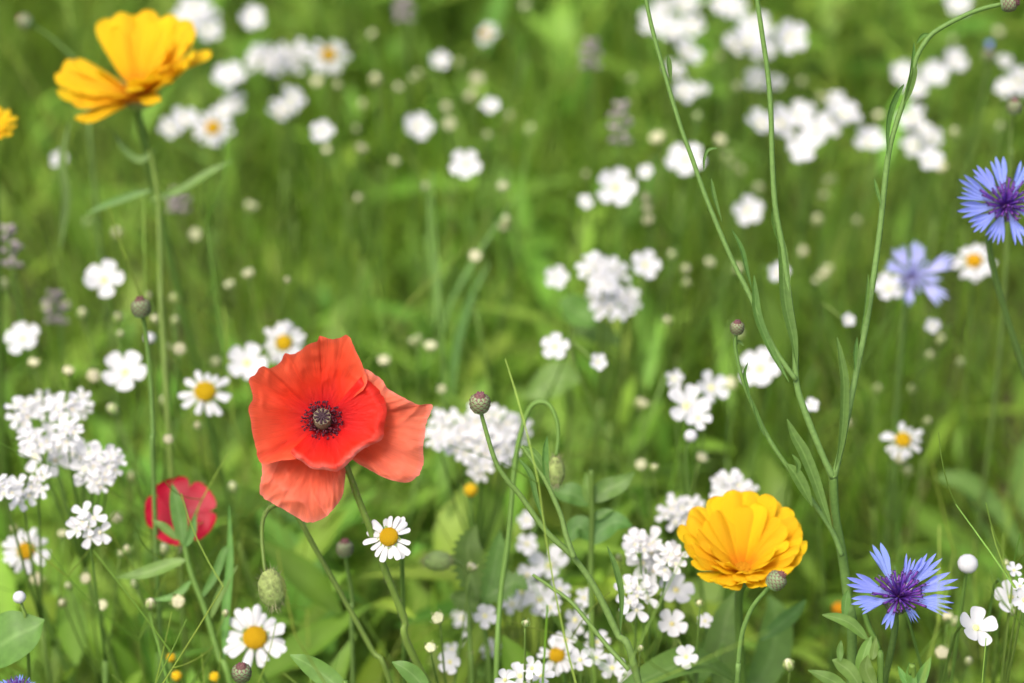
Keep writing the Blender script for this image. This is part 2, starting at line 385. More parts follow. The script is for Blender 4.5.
# ------------------------------------------------------------------ petals
def petal(L0, L1, W, nl=9, nw=5, shape=0.7, tip=6.0, notch=0.0, cup=0.0, arch=0.0, droop=0.0, teeth=0, ripple=0.0, seed=0):
    """a petal along +x from L0 to L1; W is its half width"""
    rg = random.Random(seed); p1, p2 = rg.random() * 6, rg.random() * 6
    v, f, t = [], [], []
    for i in range(nl):
        q = i / (nl - 1); s = math.sin(q * math.pi / 2) ** 1.0 if tip < 20 else q
        wd = W * (0.16 + 0.84 * s ** shape) * math.sqrt(max(0.0, 1 - s ** tip)) if tip < 20 else W * (0.3 + 0.7 * min(1, s * 2.2) ** shape) * (1 - 0.25 * max(0, s - 0.8) / 0.2)
        for j in range(nw):
            a = j / (nw - 1) * 2 - 1
            x = L0 + (L1 - L0) * (s - notch * (1 - abs(a)) ** 2 * s ** 6)
            if teeth and i == nl - 1: x += (L1 - L0) * 0.05 * math.cos(a * math.pi * teeth / 1.0)
            z = cup * s * s + arch * (a * a) * wd * 1.0 - droop * s ** 3 + ripple * math.sin(a * 3 + p1 + s * 4) * s + ripple * 0.6 * math.sin(s * 7 + p2)
            v.append((x, a * wd, z)); t.append(s)
    for i in range(nl - 1):
        for j in range(nw - 1):
            b = i * nw + j; f.append((b, b + 1, b + nw + 1, b + nw))
    return v, f, t
def pmesh(name, mat, **k):
    v, f, t = petal(**k)
    return mesh(name, v, f, mat, {"t": t, "rnd": [0.5] * len(v)})

WP = [pmesh("white_petal", M_white, L0=0.05, L1=1.04, W=0.53, notch=0.10 + 0.04 * (i % 2), cup=0.14 + 0.06 * i, arch=0.25, ripple=0.03, seed=i) for i in range(4)]
DP = [pmesh("daisy_petal", M_white, L0=0.32, L1=1.0, W=0.150, nl=8, nw=3, shape=0.35, tip=9, notch=0.03, cup=0.04, arch=-0.5, droop=0.05 * i, ripple=0.015, seed=i) for i in range(4)]
MP = [pmesh("marigold_petal", M_mar, L0=0.16, L1=1.0, W=0.155, nl=12, nw=7, shape=0.42, tip=12, cup=0.0, arch=-0.22, droop=-0.06 + 0.07 * i, notch=0.02 * (i % 2), ripple=0.014, seed=i) for i in range(4)]
FP = [pmesh("flax_petal", M_flax, L0=0.03, L1=1.0, W=0.60, nw=9, shape=0.7, tip=8, cup=0.16, arch=0.15, ripple=0.04, seed=i) for i in range(3)]
def disc_mesh(name, mat, r, h, mound=True, n=10, dots=0, dm=None):
    mb = MB(); blob(mb, (0, 0, 0), (r, h), (0, 0, 1), nu=14, nv=8)
    rg = random.Random(3)
    for i in range(dots):
        a = i * 2.39996; q = math.sqrt((i + 0.5) / dots) * 0.95
        blob(mb, (r * q * math.cos(a), r * q * math.sin(a), h * math.sqrt(max(0, 1 - q * q)) * 1.0), (r * 0.1, r * 0.14), (0, 0, 1), nu=5, nv=4)
    return mb.mesh(name, mat)
WC = disc_mesh("flower_centre", M_wcent, 0.17, 0.12, dots=8)
DC = disc_mesh("daisy_disc", M_yel, 0.36, 0.20, dots=60)
MC = disc_mesh("marigold_disc", M_marc, 0.22, 0.07, dots=40)
CC = disc_mesh("floret_centre", M_cream, 0.24, 0.16, dots=7)
def calyx_mesh(name, r, h, k=5):
    mb = MB()
    blob(mb, (0, 0, -h * 0.5), (r * 0.55, h * 0.6), (0, 0, 1), nu=8, nv=6)
    for i in range(k):
        a = 2 * math.pi * i / k + 0.6
        d = Vector((math.cos(a), math.sin(a), 0))
        ribbon(mb, [Vector((0, 0, -h * 0.8)) + d * r * 0.3, d * r * 0.75 + Vector((0, 0, -h * 0.35)), d * r * 1.1], r * 0.6, Vector((0, 0, 1)), n=6)
    return mb.mesh(name, M_calyx)
WK = calyx_mesh("calyx", 0.28, 0.32)
DK = calyx_mesh("calyx", 0.42, 0.22, 9)
def floret_mesh(seed, unequal):
    mb = MB(); rg = random.Random(seed)
    k = 4 if unequal else 5
    for i in range(k):
        a = 2 * math.pi * i / k + rg.uniform(-0.15, 0.15)
        L = (1.05 if i in (0, 1) else 0.58) if unequal else 1.0
        v, f, t = petal(0.05, L, 0.44 * (0.8 + 0.2 * L), nl=7, nw=5, notch=0.06, cup=0.15 + rg.random() * 0.15, arch=0.25, ripple=0.04, seed=seed * 9 + i)
        M = Matrix.Rotation(a, 3, 'Z')
        mb.add([M @ Vector(p) for p in v], f, t)
    return mb.mesh("floret", M_white)
FE = [floret_mesh(i, True) for i in range(4)]
FQ = [floret_mesh(20 + i, False) for i in range(4)]
def bud_mesh(kind):
    mb = MB(); rg = random.Random(kind)
    rx, rz = ((0.46, 0.66), (0.58, 0.58), (0.40, 0.50))[kind]
    blob(mb, (0, 0, 0.5), (rx, rz), (0, 0, 1), nu=20, nv=10)
    for i, p in enumerate(mb.v):          # folded petal tips: five lobes and a dimple at the top
        an = math.atan2(p.y, p.x); u = max(0, (p.z - 0.3) / 0.9)
        k = 1 + (0.10, 0.24, 0.14)[kind] * u * math.cos(5 * an) + (0, 0.35, 0)[kind] * u
        p.x *= k; p.y *= k
        if kind == 1 and p.z > 0.7: p.z -= 0.5 * (p.z - 0.7) + 0.10 * (1 - math.cos(5 * an)) * u
    return mb.mesh("bud", M_bud)
def budk_mesh(kind):
    mb = MB()
    blob(mb, (0, 0, 0.1), (0.42, 0.35), (0, 0, 1), nu=8, nv=6)
    for i in range(5):
        a = i * 1.2566 + 0.63; d = Vector((math.cos(a), math.sin(a), 0)); o = (0.52, 0.62, 0.62)[kind]
        ribbon(mb, [d * 0.33 + Vector((0, 0, -0.1)), d * (o + 0.02) + Vector((0, 0, 0.4)), d * (o + (0.02, 0.16, 0.02)[kind]) + Vector((0, 0, 0.75)), d * (0.26, 0.86, 0.5)[kind] + Vector((0, 0, (1.16, 0.95, 1.2)[kind]))], (0.42, 0.38, 0.5)[kind], -d, n=8, fold=0.0)
    return mb.mesh("calyx", M_calyx)
BUDS = [bud_mesh(k) for k in range(3)]; BUDKS = [budk_mesh(k) for k in range(3)]; BUDK = BUDKS[1]

def stem_to_ground(head, lean=0.05, down=None):
    """a gently bowed path from a base on the soil up to the head"""
    b = Vector((head.x + rng.uniform(-lean, lean), head.y + rng.uniform(-lean, lean) * 0.8 + 0.01, 0))
    m1 = b.lerp(head, 0.45) + Vector((rng.uniform(-0.022, 0.022), rng.uniform(-0.02, 0.02), 0))
    dn = down if down is not None else Vector((0, 0, 1))
    m2 = head - dn.normalized() * 0.03
    return b, [b, m1, m2, head]

# ------------------------------------------------------------------ poppy
def poppy():
    D = 0.95
    C0 = (230 + 290 / 3.105, 320 + 312 / 3.105)
    K = D / F / 3.105
    head = at(C0[0], C0[1], D + 0.006)
    base = Vector((head.x + 0.16, head.y - 0.01, 0))
    root = thing("poppy", base, "large open red poppy with crinkled petals and a dark seed head", "poppy")
    M0 = Matrix((RT, UP, TC)).transposed().to_4x4(); M0.translation = head - base
    def pet(outline, wf, seed, label=None, mat=None, na=110, ns=44, ruf=0.0014, edge=0.0):
        P = spline([Vector(((x - 290) * K, (312 - y) * K, 0)) for x, y in outline], na)
        v, f, t, aa = [], [], [], []
        ln = [0]
        for i in range(1, na): ln.append(ln[-1] + (P[i] - P[i - 1]).length)
        for j in range(ns):
            s = 0.04 + 0.96 * (j / (ns - 1))
            for i in range(na):
                a = i / (na - 1); o = P[i]
                ang = ln[i] / 0.01
                ragged = 0.012 * mnoise.noise(Vector((ang * 6.5, seed, 3))) * s ** 6
                # ragged, crinkled rim
                k = 1 + ragged + edge * s ** 4 * mnoise.noise(Vector((ang * 1.3, seed * 3.1, 0)))
                w = wf(s, a, o)
                w += ruf * s ** 2 * (mnoise.noise(Vector((ang * 0.9, s * 1.2, seed))) * 1.6 + mnoise.noise(Vector((ang * 2.6, s * 2.0, seed + 9))) * 0.6)
                cw = abs(mnoise.noise(Vector((o.x * s * 95 + ang * 0.5, o.y * s * 95, seed + 2))))     # sharp folds left from the bud
                w += (0.0040 if mat is M_popo else 0.0026) * s * (0.25 - min(0.25, cw)) * (0.4 + s)
                w += 0.00045 * s * mnoise.noise(Vector((ang * 6.0, s * 4.5, seed + 4))) + 0.0014 * s * mnoise.noise(Vector((o.x * s * 150, o.y * s * 150, seed)))
                pale = 0.07 * mnoise.noise(Vector((ang * 2.2, s * 3, 1.7))) - 0.9 * max(0.0, a - 0.60) - 0.3 * max(0.0, 0.2 - a) if mat is M_popl else 0.0  # breaks up the painted rim highlight along the lip
                v.append((o.x * s * k, o.y * s * k, w)); t.append(min(1, max(0, s + pale * s ** 3))); aa.append(ang + seed * 11)
        for j in range(ns - 1):
            for i in range(na - 1):
                b = j * na + i; f.append((b, b + 1, b + na + 1, b + na))
        o = put("petal", mesh("poppy_petal", v, f, mat or M_pop, {"t": t, "a": aa, "rnd": [0.5] * len(v)}), root, M0)
        if label: o["label"] = label
    # back and left wall of the bowl
    pet([(212, 428), (165, 432), (108, 442), (92, 400), (80, 340), (70, 270), (80, 240), (68, 185), (90, 165), (108, 142), (135, 148), (165, 128), (178, 104), (203, 104), (225, 95), (255, 72),
         (278, 62), (286, 46), (315, 56), (345, 54), (371, 47), (388, 75), (398, 98), (420, 148), (432, 185), (420, 215)],
        lambda s, a, o: 0.011 * s ** 2.2 * (1 - 0.4 * a) + 0.003 * s, 1, edge=0.02)
    # right and front wall, its lip curling outwards
    def lipw(s, a, o):
        fr = max(0.0, 1 - abs(a - 0.32) / 0.75)
        w = (0.009 + 0.014 * fr) * s ** 1.3
        return w - 0.0050 * (max(0, s - 0.84) / 0.16) ** 2
    pet([(196, 405), (205, 420), (228, 434), (262, 456), (300, 458), (340, 463), (365, 452), (386, 430), (402, 412), (440, 388), (474, 366), (484, 330), (491, 268), (470, 222), (440, 190), (418, 168)],
        lipw, 2, None, M_popl, ruf=0.0016, edge=0.03)
    # lower petal folded down in front
    def sm(x): x = min(1, max(0, x)); return x * x * (3 - 2 * x)
    def loww(s, a, o): return -0.0015 + 0.002 * s + 0.008 * sm((s - 0.38) / 0.5) - 0.008 * max(0, s - 0.62) ** 1.6 * 3 + 0.0020 * math.sin(a * 5) * s * s
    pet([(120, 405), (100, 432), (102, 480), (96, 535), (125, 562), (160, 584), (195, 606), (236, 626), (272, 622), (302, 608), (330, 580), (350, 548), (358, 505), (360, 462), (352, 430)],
        loww, 3, "lower petal folded outwards, sky sheen painted in pale salmon", M_popo, ruf=0.0013, edge=0.015)
    # right petal spreading behind
    def rigw(s, a, o): return -0.0025 + 0.003 * s + 0.006 * sm((s - 0.42) / 0.5) - 0.006 * max(0, s - 0.65) ** 1.6 * 3 + 0.0022 * math.sin(a * 7) * s * s
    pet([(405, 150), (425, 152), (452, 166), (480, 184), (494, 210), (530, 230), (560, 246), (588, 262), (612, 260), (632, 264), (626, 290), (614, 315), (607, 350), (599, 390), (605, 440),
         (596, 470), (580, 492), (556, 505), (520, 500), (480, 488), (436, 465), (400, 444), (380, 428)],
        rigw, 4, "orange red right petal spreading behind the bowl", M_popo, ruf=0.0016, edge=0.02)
    # seed head
    ax = Vector((0.02, 0.36, 0.93)).normalized()
    mb = MB()
    blob(mb, Vector((0, 0, 0.0035)), (0.0033, 0.0056), ax, nu=20, nv=12, prof=lambda u: 0.85 + 0.25 * math.sin(u * 3))
    put("seed_head", mb.mesh("seed_head", M_ovary), root, M0)
    mb = MB(); ctr = Vector((0, 0, 0.0035)) + ax * 0.0052
    x = ax.orthogonal().normalized(); y = ax.cross(x)
    v = [ctr + ax * 0.0006]; f = []
    for i in range(36):
        an = i / 36 * 2 * math.pi; rr = 0.0034 * (1 + 0.06 * math.cos(an * 10)); v.append(ctr + (x * math.cos(an) + y * math.sin(an)) * rr)
    f = [(0, 1 + i, 1 + (i + 1) % 36) for i in range(36)]
    mb.add(v, f, [0.9] * len(v))
    st = put("stigma_disc", mb.mesh("stigma_disc", M_ovary), root, M0)
    mb = MB()
    for i in range(10):
        an = i / 10 * 2 * math.pi; d = x * math.cos(an) + y * math.sin(an)
        tube(mb, [ctr + ax * 0.0008, ctr + d * 0.0018 + ax * 0.0006, ctr + d * 0.0031 + ax * 0.0002], 0.00034, 0.00056, n=5, k=5)
    put("stigma_ray", mb.mesh("stigma_ray", M_dark), st)
    mb = MB(); rg = random.Random(4)
    for i in range(190):
        an = rg.uniform(0, 2 * math.pi); r1 = rg.uniform(0.0036, 0.0080); h = rg.uniform(0.002, 0.0065)
        d = Vector((math.cos(an), math.sin(an) , 0))
        p0 = d * 0.0022 + Vector((0, 0, 0.001)); p2 = d * r1 + Vector((0, 0, h + 0.001)); p1 = p0.lerp(p2, 0.5) + Vector((0, 0, 0.0008))
        tube(mb, [p0, p1, p2], 0.00009, 0.00007, n=5, k=4)
        blob(mb, p2, (0.00040, 0.00066), d + Vector((rg.uniform(-1, 1), rg.uniform(-1, 1), rg.uniform(-1, 1))), nu=6, nv=4)
    put("stamen", mb.mesh("stamen", M_fil), root, M0)
    # hairy stem
    pp = [(347, 468, 0.955), (358, 498, 0.962), (371, 531, 0.968), (387, 575, 0.98), (404, 618, 0.99), (424, 677, 1.005)]
    P = [at(*q) - base for q in pp]
    P = [M0.translation - TC * 0.004, P[0]] + P[1:] + [P[-1].lerp(Vector((0, 0, 0)), 0.5) + Vector((0.01, 0, 0)), Vector((0, 0, 0))]
    mb = MB(); tube(mb, P, 0.00125, 0.0017, n=70, k=8, bump=0.12)
    st = put("stem", mb.mesh("stem", M_stem), root)
    put("hair", hairs(P, 0.0013, 260, 0.0022, 5), st)
def hairs(P, r, N, L, seed):
    rg = random.Random(seed); pts = spline(P, 200); v, f = [], []
    for i in range(N):
        k = rg.randrange(4, 150); p = pts[k]; d = (pts[k + 1] - pts[k - 1]).normalized()
        a = Vector((rg.uniform(-1, 1), rg.uniform(-1, 1), rg.uniform(-1, 1))); a = (a - d * a.dot(d)).normalized()
        s = d.cross(a) * 0.00007; b = len(v)
        v += [p + a * r * 0.7 - s, p + a * r * 0.7 + s, p + a * (r + L * rg.uniform(0.5, 1)) + d * 0.0004]; f.append((b, b + 1, b + 2))
    return mesh("hair", v, f, M_hair, {"t": [0.5] * len(v), "rnd": [0.5] * len(v)})
poppy()

# ------------------------------------------------------------------ single white flowers
GW = "white five petalled meadow flowers"
def white_flower(px, py, r, label, z=None, d=None, up=0.42, jj=0.16, grp=GW):
    if d is None: head, d = at_z(px, py, z if z else 0.40 + rng.uniform(-0.015, 0.02))
    else: head = at(px, py, d)
    R_ = r / F * d
    nv_ = facing(up, jj * 1.7)
    base, P = stem_to_ground(head, 0.10, nv_)
    t = thing("white_flower", base, label, "flower", grp)
    H = Matrix.Translation(head - base) @ turn(nv_, rng.uniform(0, 6.28)) @ Matrix.Scale(R_, 4)
    for i in range(5):
        put("petal", WP[rng.randrange(4)], t, H @ Matrix.Rotation(i * 1.25664 + rng.uniform(-0.1, 0.1), 4, 'Z') @ Matrix.Rotation(rng.uniform(-0.15, 0.1), 4, 'Y'))
    put("flower_centre", WC, t, H)
    put("calyx", WK, t, H)
    mb = MB(); tube(mb, [q - base for q in P], 0.0009, 0.0005, n=16, k=5)
    put("stem", mb.mesh("stem", M_stem), t)
WH = [
 (104, 280, 20, "white flower above the purple tipped cornflower bud"),
 (23, 339, 18, "white flower by the left edge below the mauve spike"),
 (125, 372, 22, "white five petalled flower between the purple tipped bud and the sharp daisy"),
 (247, 363, 20, "white flower touching the top edge of the poppy's left side"),
 (418, 127, 15, "white flower alone in the grass high above the poppy, smaller of two near each other"),
 (466, 165, 16, "white flower with pale centre just below and beside the lone white one above the poppy"),
 (490, 107, 10, "tiny white flower above the pair of white flowers over the poppy"),
 (440, 61, 10, "tiny white flower right of the yellow centred daisy at the top"),
 (616, 188, 20, "white flower below the mauve flower spike"),
 (585, 202, 8, "tiny half open white flower beside the flower under the mauve spike"),
 (646, 172, 8, "tiny white flower above the white flower under the mauve spike"),
 (686, 160, 19, "white flower crossed by the leftmost cornflower stalk"),
 (748, 211, 15, "white flower between the two tall bare cornflower stalks"),
 (645, 265, 15, "white flower at the right of the three tuft group in the middle"),
 (557, 278, 12, "small white flower at the left of the middle tuft group"),
 (555, 347, 14, "white flower above the arching poppy bud stalk"),
 (598, 362, 9, "tiny white flower near the middle right of the arching bud stalk"),
 (778, 273, 11, "small white flower half hidden by the middle cornflower stalk"),
 (760, 369, 21, "large white flower behind the short cornflower bud"),
 (889, 288, 15, "white flower in front of the pale blurred cornflower"),
 (811, 406, 8, "small white flower between two forks of the cornflower stalk"),
 (976, 628, 20, "white flower below the round white bud beside the sharp cornflower"),
 (1011, 597, 17, "white flower at the right edge near the sharp cornflower"),
 (900, 590, 12, "white flower half hidden behind the sharp blue cornflower"),
 (485, 616, 12, "white flower between the upright poppy stalk and its serrated leaf", 0.345),
 (450, 662, 12, "white flower low down right of the poppy stem", 0.345),
 (676, 590, 18, "white flower with orange tinted heart under the lower marigold", 0.365),
 (672, 624, 15, "bluish white flower below the marigold beside its stem", 0.365),
 (686, 657, 12, "half turned bluish white flower lowest under the marigold", 0.365),
 (527, 520, 9, "small white flower highest of the cluster below the cornflower bud stalk", 0.345),
 (527, 544, 11, "small white flower second highest below the cornflower bud stalk", 0.345),
 (705, 621, 8, "tiny white flower between the marigold stem and the bluish white flowers", 0.365),
 (229, 77, 16, "blurred white flower right of the upper marigold"),
 (253, 18, 13, "small blurred white flower at the top near the upper marigold"),
 (322, 132, 12, "pale blurred flower beneath the yellow centred daisy at the top"),
 (60, 160, 9, "faint pale flower below the left of the upper marigold"),
 (790, 38, 17, "white flower right of the big top white tuft"),
 (903, 73, 12, "white flower tucked behind the bent tip of the cornflower stalk"),
 (934, 75, 14, "white flower right of the bent tip of the cornflower stalk"),
 (955, 61, 13, "white flower highest right of the bent cornflower tip"),
 (916, 88, 12, "white flower right against the bent cornflower stalk"),
 (869, 142, 16, "white flower touching the left of the bent cornflower stalk"),
 (803, 150, 15, "white flower hanging lowest of the tuft by the middle stalk"),
 (930, 160, 13, "white flower lowest right of the bent cornflower stalk"),
 (958, 3, 13, "white flower cut by the top edge beside the hanging bud"),
 (848, 320, 7, "tiny white flower between the right cornflower stalk and its leaf"),
 (933, 326, 8, "small white flower below the pale blurred cornflower"),
]
for q in WH: white_flower(*q)

# ------------------------------------------------------------------ branching white tufts
def tuft(label, pts, kind='plain', z=0.40, d=None, dens=1, grp=None, up=0.42):
    grp = grp or ("white candytuft heads" if kind == 'tuft' else "white flower sprays")
    heads = []
    for (px, py, r) in pts:
        if d is None: h, dd = at_z(px, py, z + rng.uniform(-0.012, 0.012))
        else: dd = d + rng.uniform(-0.008, 0.008); h = at(px, py, dd)
        heads.append((h, r / F * dd))
    mean = sum((h for h, _ in heads), Vector()) / len(heads)
    base = Vector((mean.x + rng.uniform(-0.03, 0.03), mean.y + rng.uniform(0, 0.03), 0))
    t = thing("candytuft" if kind == 'tuft' else "white_flower_spray", base, label, "flower cluster", grp)
    fork = mean - Vector((0, 0, 0.075))
    mb = MB(); tube(mb, [Vector(), (fork - base) * 0.5 + jit(0.006), fork - base], 0.0016, 0.0012, n=12, k=6)
    for h, r in heads:
        nv_ = facing(up, 0.42)
        hl = h - base; fk = fork - base
        tube(mb, [fk, fk.lerp(hl, 0.5) + Vector((0, 0, -0.006)), hl], 0.0008, 0.0005, n=8, k=5)
        H = Matrix.Translation(hl) @ turn(nv_, rng.uniform(0, 6.28)) @ Matrix.Scale(r, 4)
        if kind == 'tuft':
            k = 7
            for i in range(k):             # florets of one umbel, the outer ones leaning out
                q = 0 if i == 0 else 1
                a = i * 2.39996; rr = 0.0 if i == 0 else 0.62 * math.sqrt(i / k) + 0.12
                L = H @ Matrix.Rotation(a, 4, 'Z') @ Matrix.Translation((rr, 0.0, -0.35 * rr * rr + rng.uniform(-0.04, 0.04))) @ Matrix.Rotation(0.7 * rr, 4, 'Y') @ Matrix.Rotation(rng.uniform(-0.5, 0.5) - 0.78, 4, 'Z') @ Matrix.Scale(0.46 + 0.18 * q, 4)
                o = put("floret", FE[rng.randrange(4)], t, L)
                put("floret_centre", CC, o, Matrix.Scale(0.6, 4))
        else:
            o = put("floret", FQ[rng.randrange(4)], t, H)
            put("floret_centre", WC, o)
    put("stem", mb.mesh("stem", M_stem), t)
tuft("big white candytuft head beside the left edge above the scarlet flower", [(24, 412, 17), (42, 405, 14), (64, 406, 19), (80, 404, 13), (50, 448, 25), (36, 440, 16), (66, 432, 15), (94, 466, 22), (112, 462, 13), (80, 452, 13), (100, 480, 12)], 'tuft', 0.41)
tuft("white candytuft at the left edge below the biggest white head", [(3, 487, 16), (22, 492, 17), (38, 482, 15)], 'tuft', 0.41)
tuft("small white candytuft between the orange eyed daisy and the scarlet flower", [(88, 527, 20)], 'tuft', 0.40)
tuft("broad flat white candytuft beside the poppy behind the sharp round bud", [(448, 428, 18), (470, 424, 18), (496, 424, 18), (516, 432, 16), (460, 444, 17), (484, 442, 17), (505, 446, 16), (480, 466, 14), (436, 436, 12)], 'tuft', 0.375)
tuft("white candytuft left of the lower marigold with greenish heart", [(652, 553, 25), (640, 545, 14), (668, 560, 16)], 'tuft', 0.395)
tuft("white candytuft tucked behind the upper left of the lower marigold", [(676, 514, 17), (690, 508, 13)], 'tuft', 0.375)
tuft("white candytuft peeping over the top of the lower marigold", [(733, 492, 20), (748, 496, 12), (722, 484, 10)], 'tuft', 0.375)
tuft("drooping white candytuft under the other left of the lower marigold", [(637, 596, 21)], 'tuft', 0.395)
tuft("large white spray in the very middle of the right half, biggest flower lowest left", [(687, 406, 23), (711, 388, 18), (674, 379, 10), (698, 418, 14)], 'plain', 0.395)
tuft("white spray of two full heads in the middle, above the arching bud", [(598, 268, 18), (612, 276, 18), (602, 282, 14)], 'tuft', 0.40)
tuft("white spray just below the double headed one in the middle", [(612, 302, 18), (626, 300, 13), (600, 298, 12)], 'tuft', 0.385)
tuft("white spray below the cornflower bud stalk with flowers spread in a drift", [(549, 566, 22), (540, 600, 17), (522, 592, 15), (528, 575, 13), (550, 608, 13), (512, 604, 12), (498, 590, 11), (560, 590, 12)], 'plain', 0.335)
tuft("white spray where the bud stalk meets the bottom edge", [(575, 620, 15), (597, 642, 14), (584, 598, 10), (612, 668, 14), (630, 678, 12), (596, 658, 12), (566, 640, 12), (580, 660, 13)], 'plain', 0.35)
tuft("white spray cut by the bottom edge beneath the orange eyed daisy", [(520, 676, 15), (541, 676, 14), (532, 668, 12), (505, 680, 12)], 'plain', 0.375)
tuft("small white spray near the bottom behind the serrated leaf", [(470, 640, 10), (452, 650, 9), (478, 604, 10), (490, 650, 12), (462, 618, 11)], 'plain', 0.31)
tuft("blurred white spray of two heads left of the yellow centred daisy at the top", [(262, 57, 15), (277, 60, 13), (293, 55, 16)], 'tuft', 0.39)
tuft("blurred white spray below the yellow centred top daisy", [(280, 112, 15), (292, 98, 14), (288, 107, 12)], 'plain', 0.385)
tuft("blurred white spray behind the right of the upper marigold", [(184, 120, 15), (170, 128, 12), (234, 104, 14), (224, 112, 12)], 'plain', 0.39)
tuft("blurred white spray at the top edge right of the upper marigold", [(194, 10, 17), (208, 30, 14), (205, 14, 14), (186, 26, 11)], 'plain', 0.39)
tuft("very blurred white spray at the top edge beside the leftmost cornflower stalk", [(654, 22, 16), (672, 30, 15), (684, 4, 16), (662, 8, 12), (692, 26, 13)], 'plain', 0.385)
tuft("white spray just right of the leftmost cornflower stalk near the top", [(687, 53, 16), (674, 70, 11), (684, 92, 13), (700, 90, 9)], 'plain', 0.39)
tuft("big white spray split by the middle cornflower stalk at the top", [(748, 42, 21), (756, 28, 18), (764, 48, 16), (736, 46, 15), (732, 8, 15), (722, 4, 12)], 'plain', 0.40)
tuft("small white spray under the big one split by the middle stalk", [(758, 80, 14), (775, 84, 10)], 'plain', 0.385)
tuft("wide white spray right of the middle cornflower stalk", [(761, 124, 18), (780, 124, 20), (800, 116, 18), (817, 131, 19), (844, 114, 18), (836, 100, 10), (830, 124, 14)], 'plain', 0.395)
tuft("white spray right of the bent cornflower stalk in the upper right", [(913, 118, 16), (914, 146, 13), (931, 138, 12), (922, 128, 10)], 'plain', 0.395)
tuft("white spray at the right edge above the blue cornflower", [(1016, 84, 16), (1004, 62, 9), (1022, 76, 12), (1006, 88, 11)], 'plain', 0.395)
tuft("white spray of small flowers at the right edge by the sharp cornflower", [(1014, 570, 9), (1024, 600, 13), (1020, 586, 9)], 'plain', 0.42)

# ------------------------------------------------------------------ daisies
def daisy(px, py, r, label, z=0.40, d=None, k=18, up=0.35, tilt=None, back=False):
    if d is None: head, d = at_z(px, py, z)
    else: head = at(px, py, d)
    R_ = r / F * d
    nv_ = facing(up, 0.14) if tilt is None else (facing(up, 0.02) + RT * tilt[0] + UP * tilt[1]).normalized()
    base, P = stem_to_ground(head, 0.10, nv_)
    t = thing("daisy", base, label, "daisy", "white daisies with yellow centres")
    H = Matrix.Translation(head - base) @ turn(nv_, rng.uniform(0, 6.28)) @ Matrix.Scale(R_, 4)
    for i in range(k):
        if rng.random() < 0.05: continue
        put("petal", DP[rng.randrange(4)], t, H @ Matrix.Translation((0, 0, 0.03 * (i % 2))) @ Matrix.Rotation(i * 2 * math.pi / k + rng.uniform(-0.13, 0.13), 4, 'Z') @ Matrix.Rotation(rng.uniform(-0.15, 0.3) + (0.5 if rng.random() < 0.08 else 0), 4, 'Y') @ Matrix.Rotation(rng.uniform(-0.4, 0.4), 4, 'X') @ Matrix.Scale(rng.uniform(0.82, 1.05), 4))
    put("disc", DC, t, H @ Matrix.Translation((0, 0, 0.03)))
    put("calyx", DK, t, H)
    mb = MB(); tube(mb, [q - base for q in P], 0.0011, 0.0009, n=16, k=6)
    put("stem", mb.mesh("stem", M_stem), t)
daisy(205, 392, 30, "crisp white daisy with bright yellow eye left of the poppy", 0.40, k=13)
daisy(389, 537, 27, "crisp white daisy crossed by the poppy's stem", None, 0.965, k=20)
daisy(255, 638, 34, "large white daisy with thin petals beneath the hairy poppy bud", None, 1.03, k=19)
daisy(284, 343, 23, "blurred white daisy peeking out behind the top of the poppy", 0.39)
daisy(26, 551, 24, "rounded white daisy near the left edge by the scarlet flower", 0.355, k=24)
daisy(329, 55, 21, "blurred white daisy with golden eye at the top", 0.39)
daisy(213, 128, 21, "blurred daisy with large golden eye below the right of the upper marigold", 0.39)
daisy(486, 34, 13, "small blurred daisy turned sideways at the top middle", 0.38, tilt=(-0.7, 0.3))
daisy(974, 261, 22, "round daisy beneath the blue cornflower at the right edge", 0.40, k=24)
daisy(903, 440, 22, "daisy with missing petals right of the forked cornflower stalk", 0.36, k=12)
daisy(557, 655, 22, "blurred daisy with orange eye at the bottom beside the bud stalk", 0.345)
daisy(190, 16, 18, "blurred daisy cut by the top edge beside the upper marigold", 0.375)

# ------------------------------------------------------------------ small cream buds on thin sprigs
B_ = [(374,36),(318,84),(340,87),(375,84),(397,89),(411,81),(420,77),(460,66),(477,83),(474,98),(445,108),(363,108),(357,131),(360,152),(449,125),(487,137),(503,189),(505,224),(426,187),(393,164),(359,199),(327,152),(509,120),
(525,10),(630,81),(659,142),(585,175),(719,59),(673,258),(739,87),(697,120),(756,190),(733,165),(719,143),(528,133),(648,197),(648,210),(650,222),(726,160),(741,174),
(997,34),(999,130),(879,118),(953,136),(803,84),(819,99),(952,43),(818,224),(857,224),(832,184),(824,197),(941,170),
(118,235),(6,288),(45,310),(60,298),(64,308),(33,366),(83,317),(68,374),(91,378),(119,321),(120,336),(176,301),(157,321),(174,324),(149,298),(180,348),(169,350),(166,404),(116,413),(199,428),(231,288),(250,277),(197,235),(249,210),(215,364),(167,440),(88,225),
(288,281),(475,258),(502,228),(418,345),(430,350),(384,364),(442,390),(640,408),(690,437),(708,265),(685,270),(685,285),(669,323),(737,272),(738,338),(728,384),(825,277),(802,252),(940,343),(929,358),(959,365),(876,391),(911,391),(850,425),(925,422),(816,281),(828,272),
(133,480),(16,530),(63,536),(36,580),(70,588),(64,604),(103,607),(180,602),(150,607),(136,587),(120,555),(180,553),(117,520),(165,553),(234,491),(225,615),(129,552),(88,579),
(947,620),(953,625),(1005,565),(1010,612),(968,664),(941,655),(898,460),(790,668),(907,475),(700,460),(642,466),(653,470),(700,605),(620,560),(525,625),(640,650),(440,620),(430,650),(470,570),(485,575)]
RAISE = 0.0
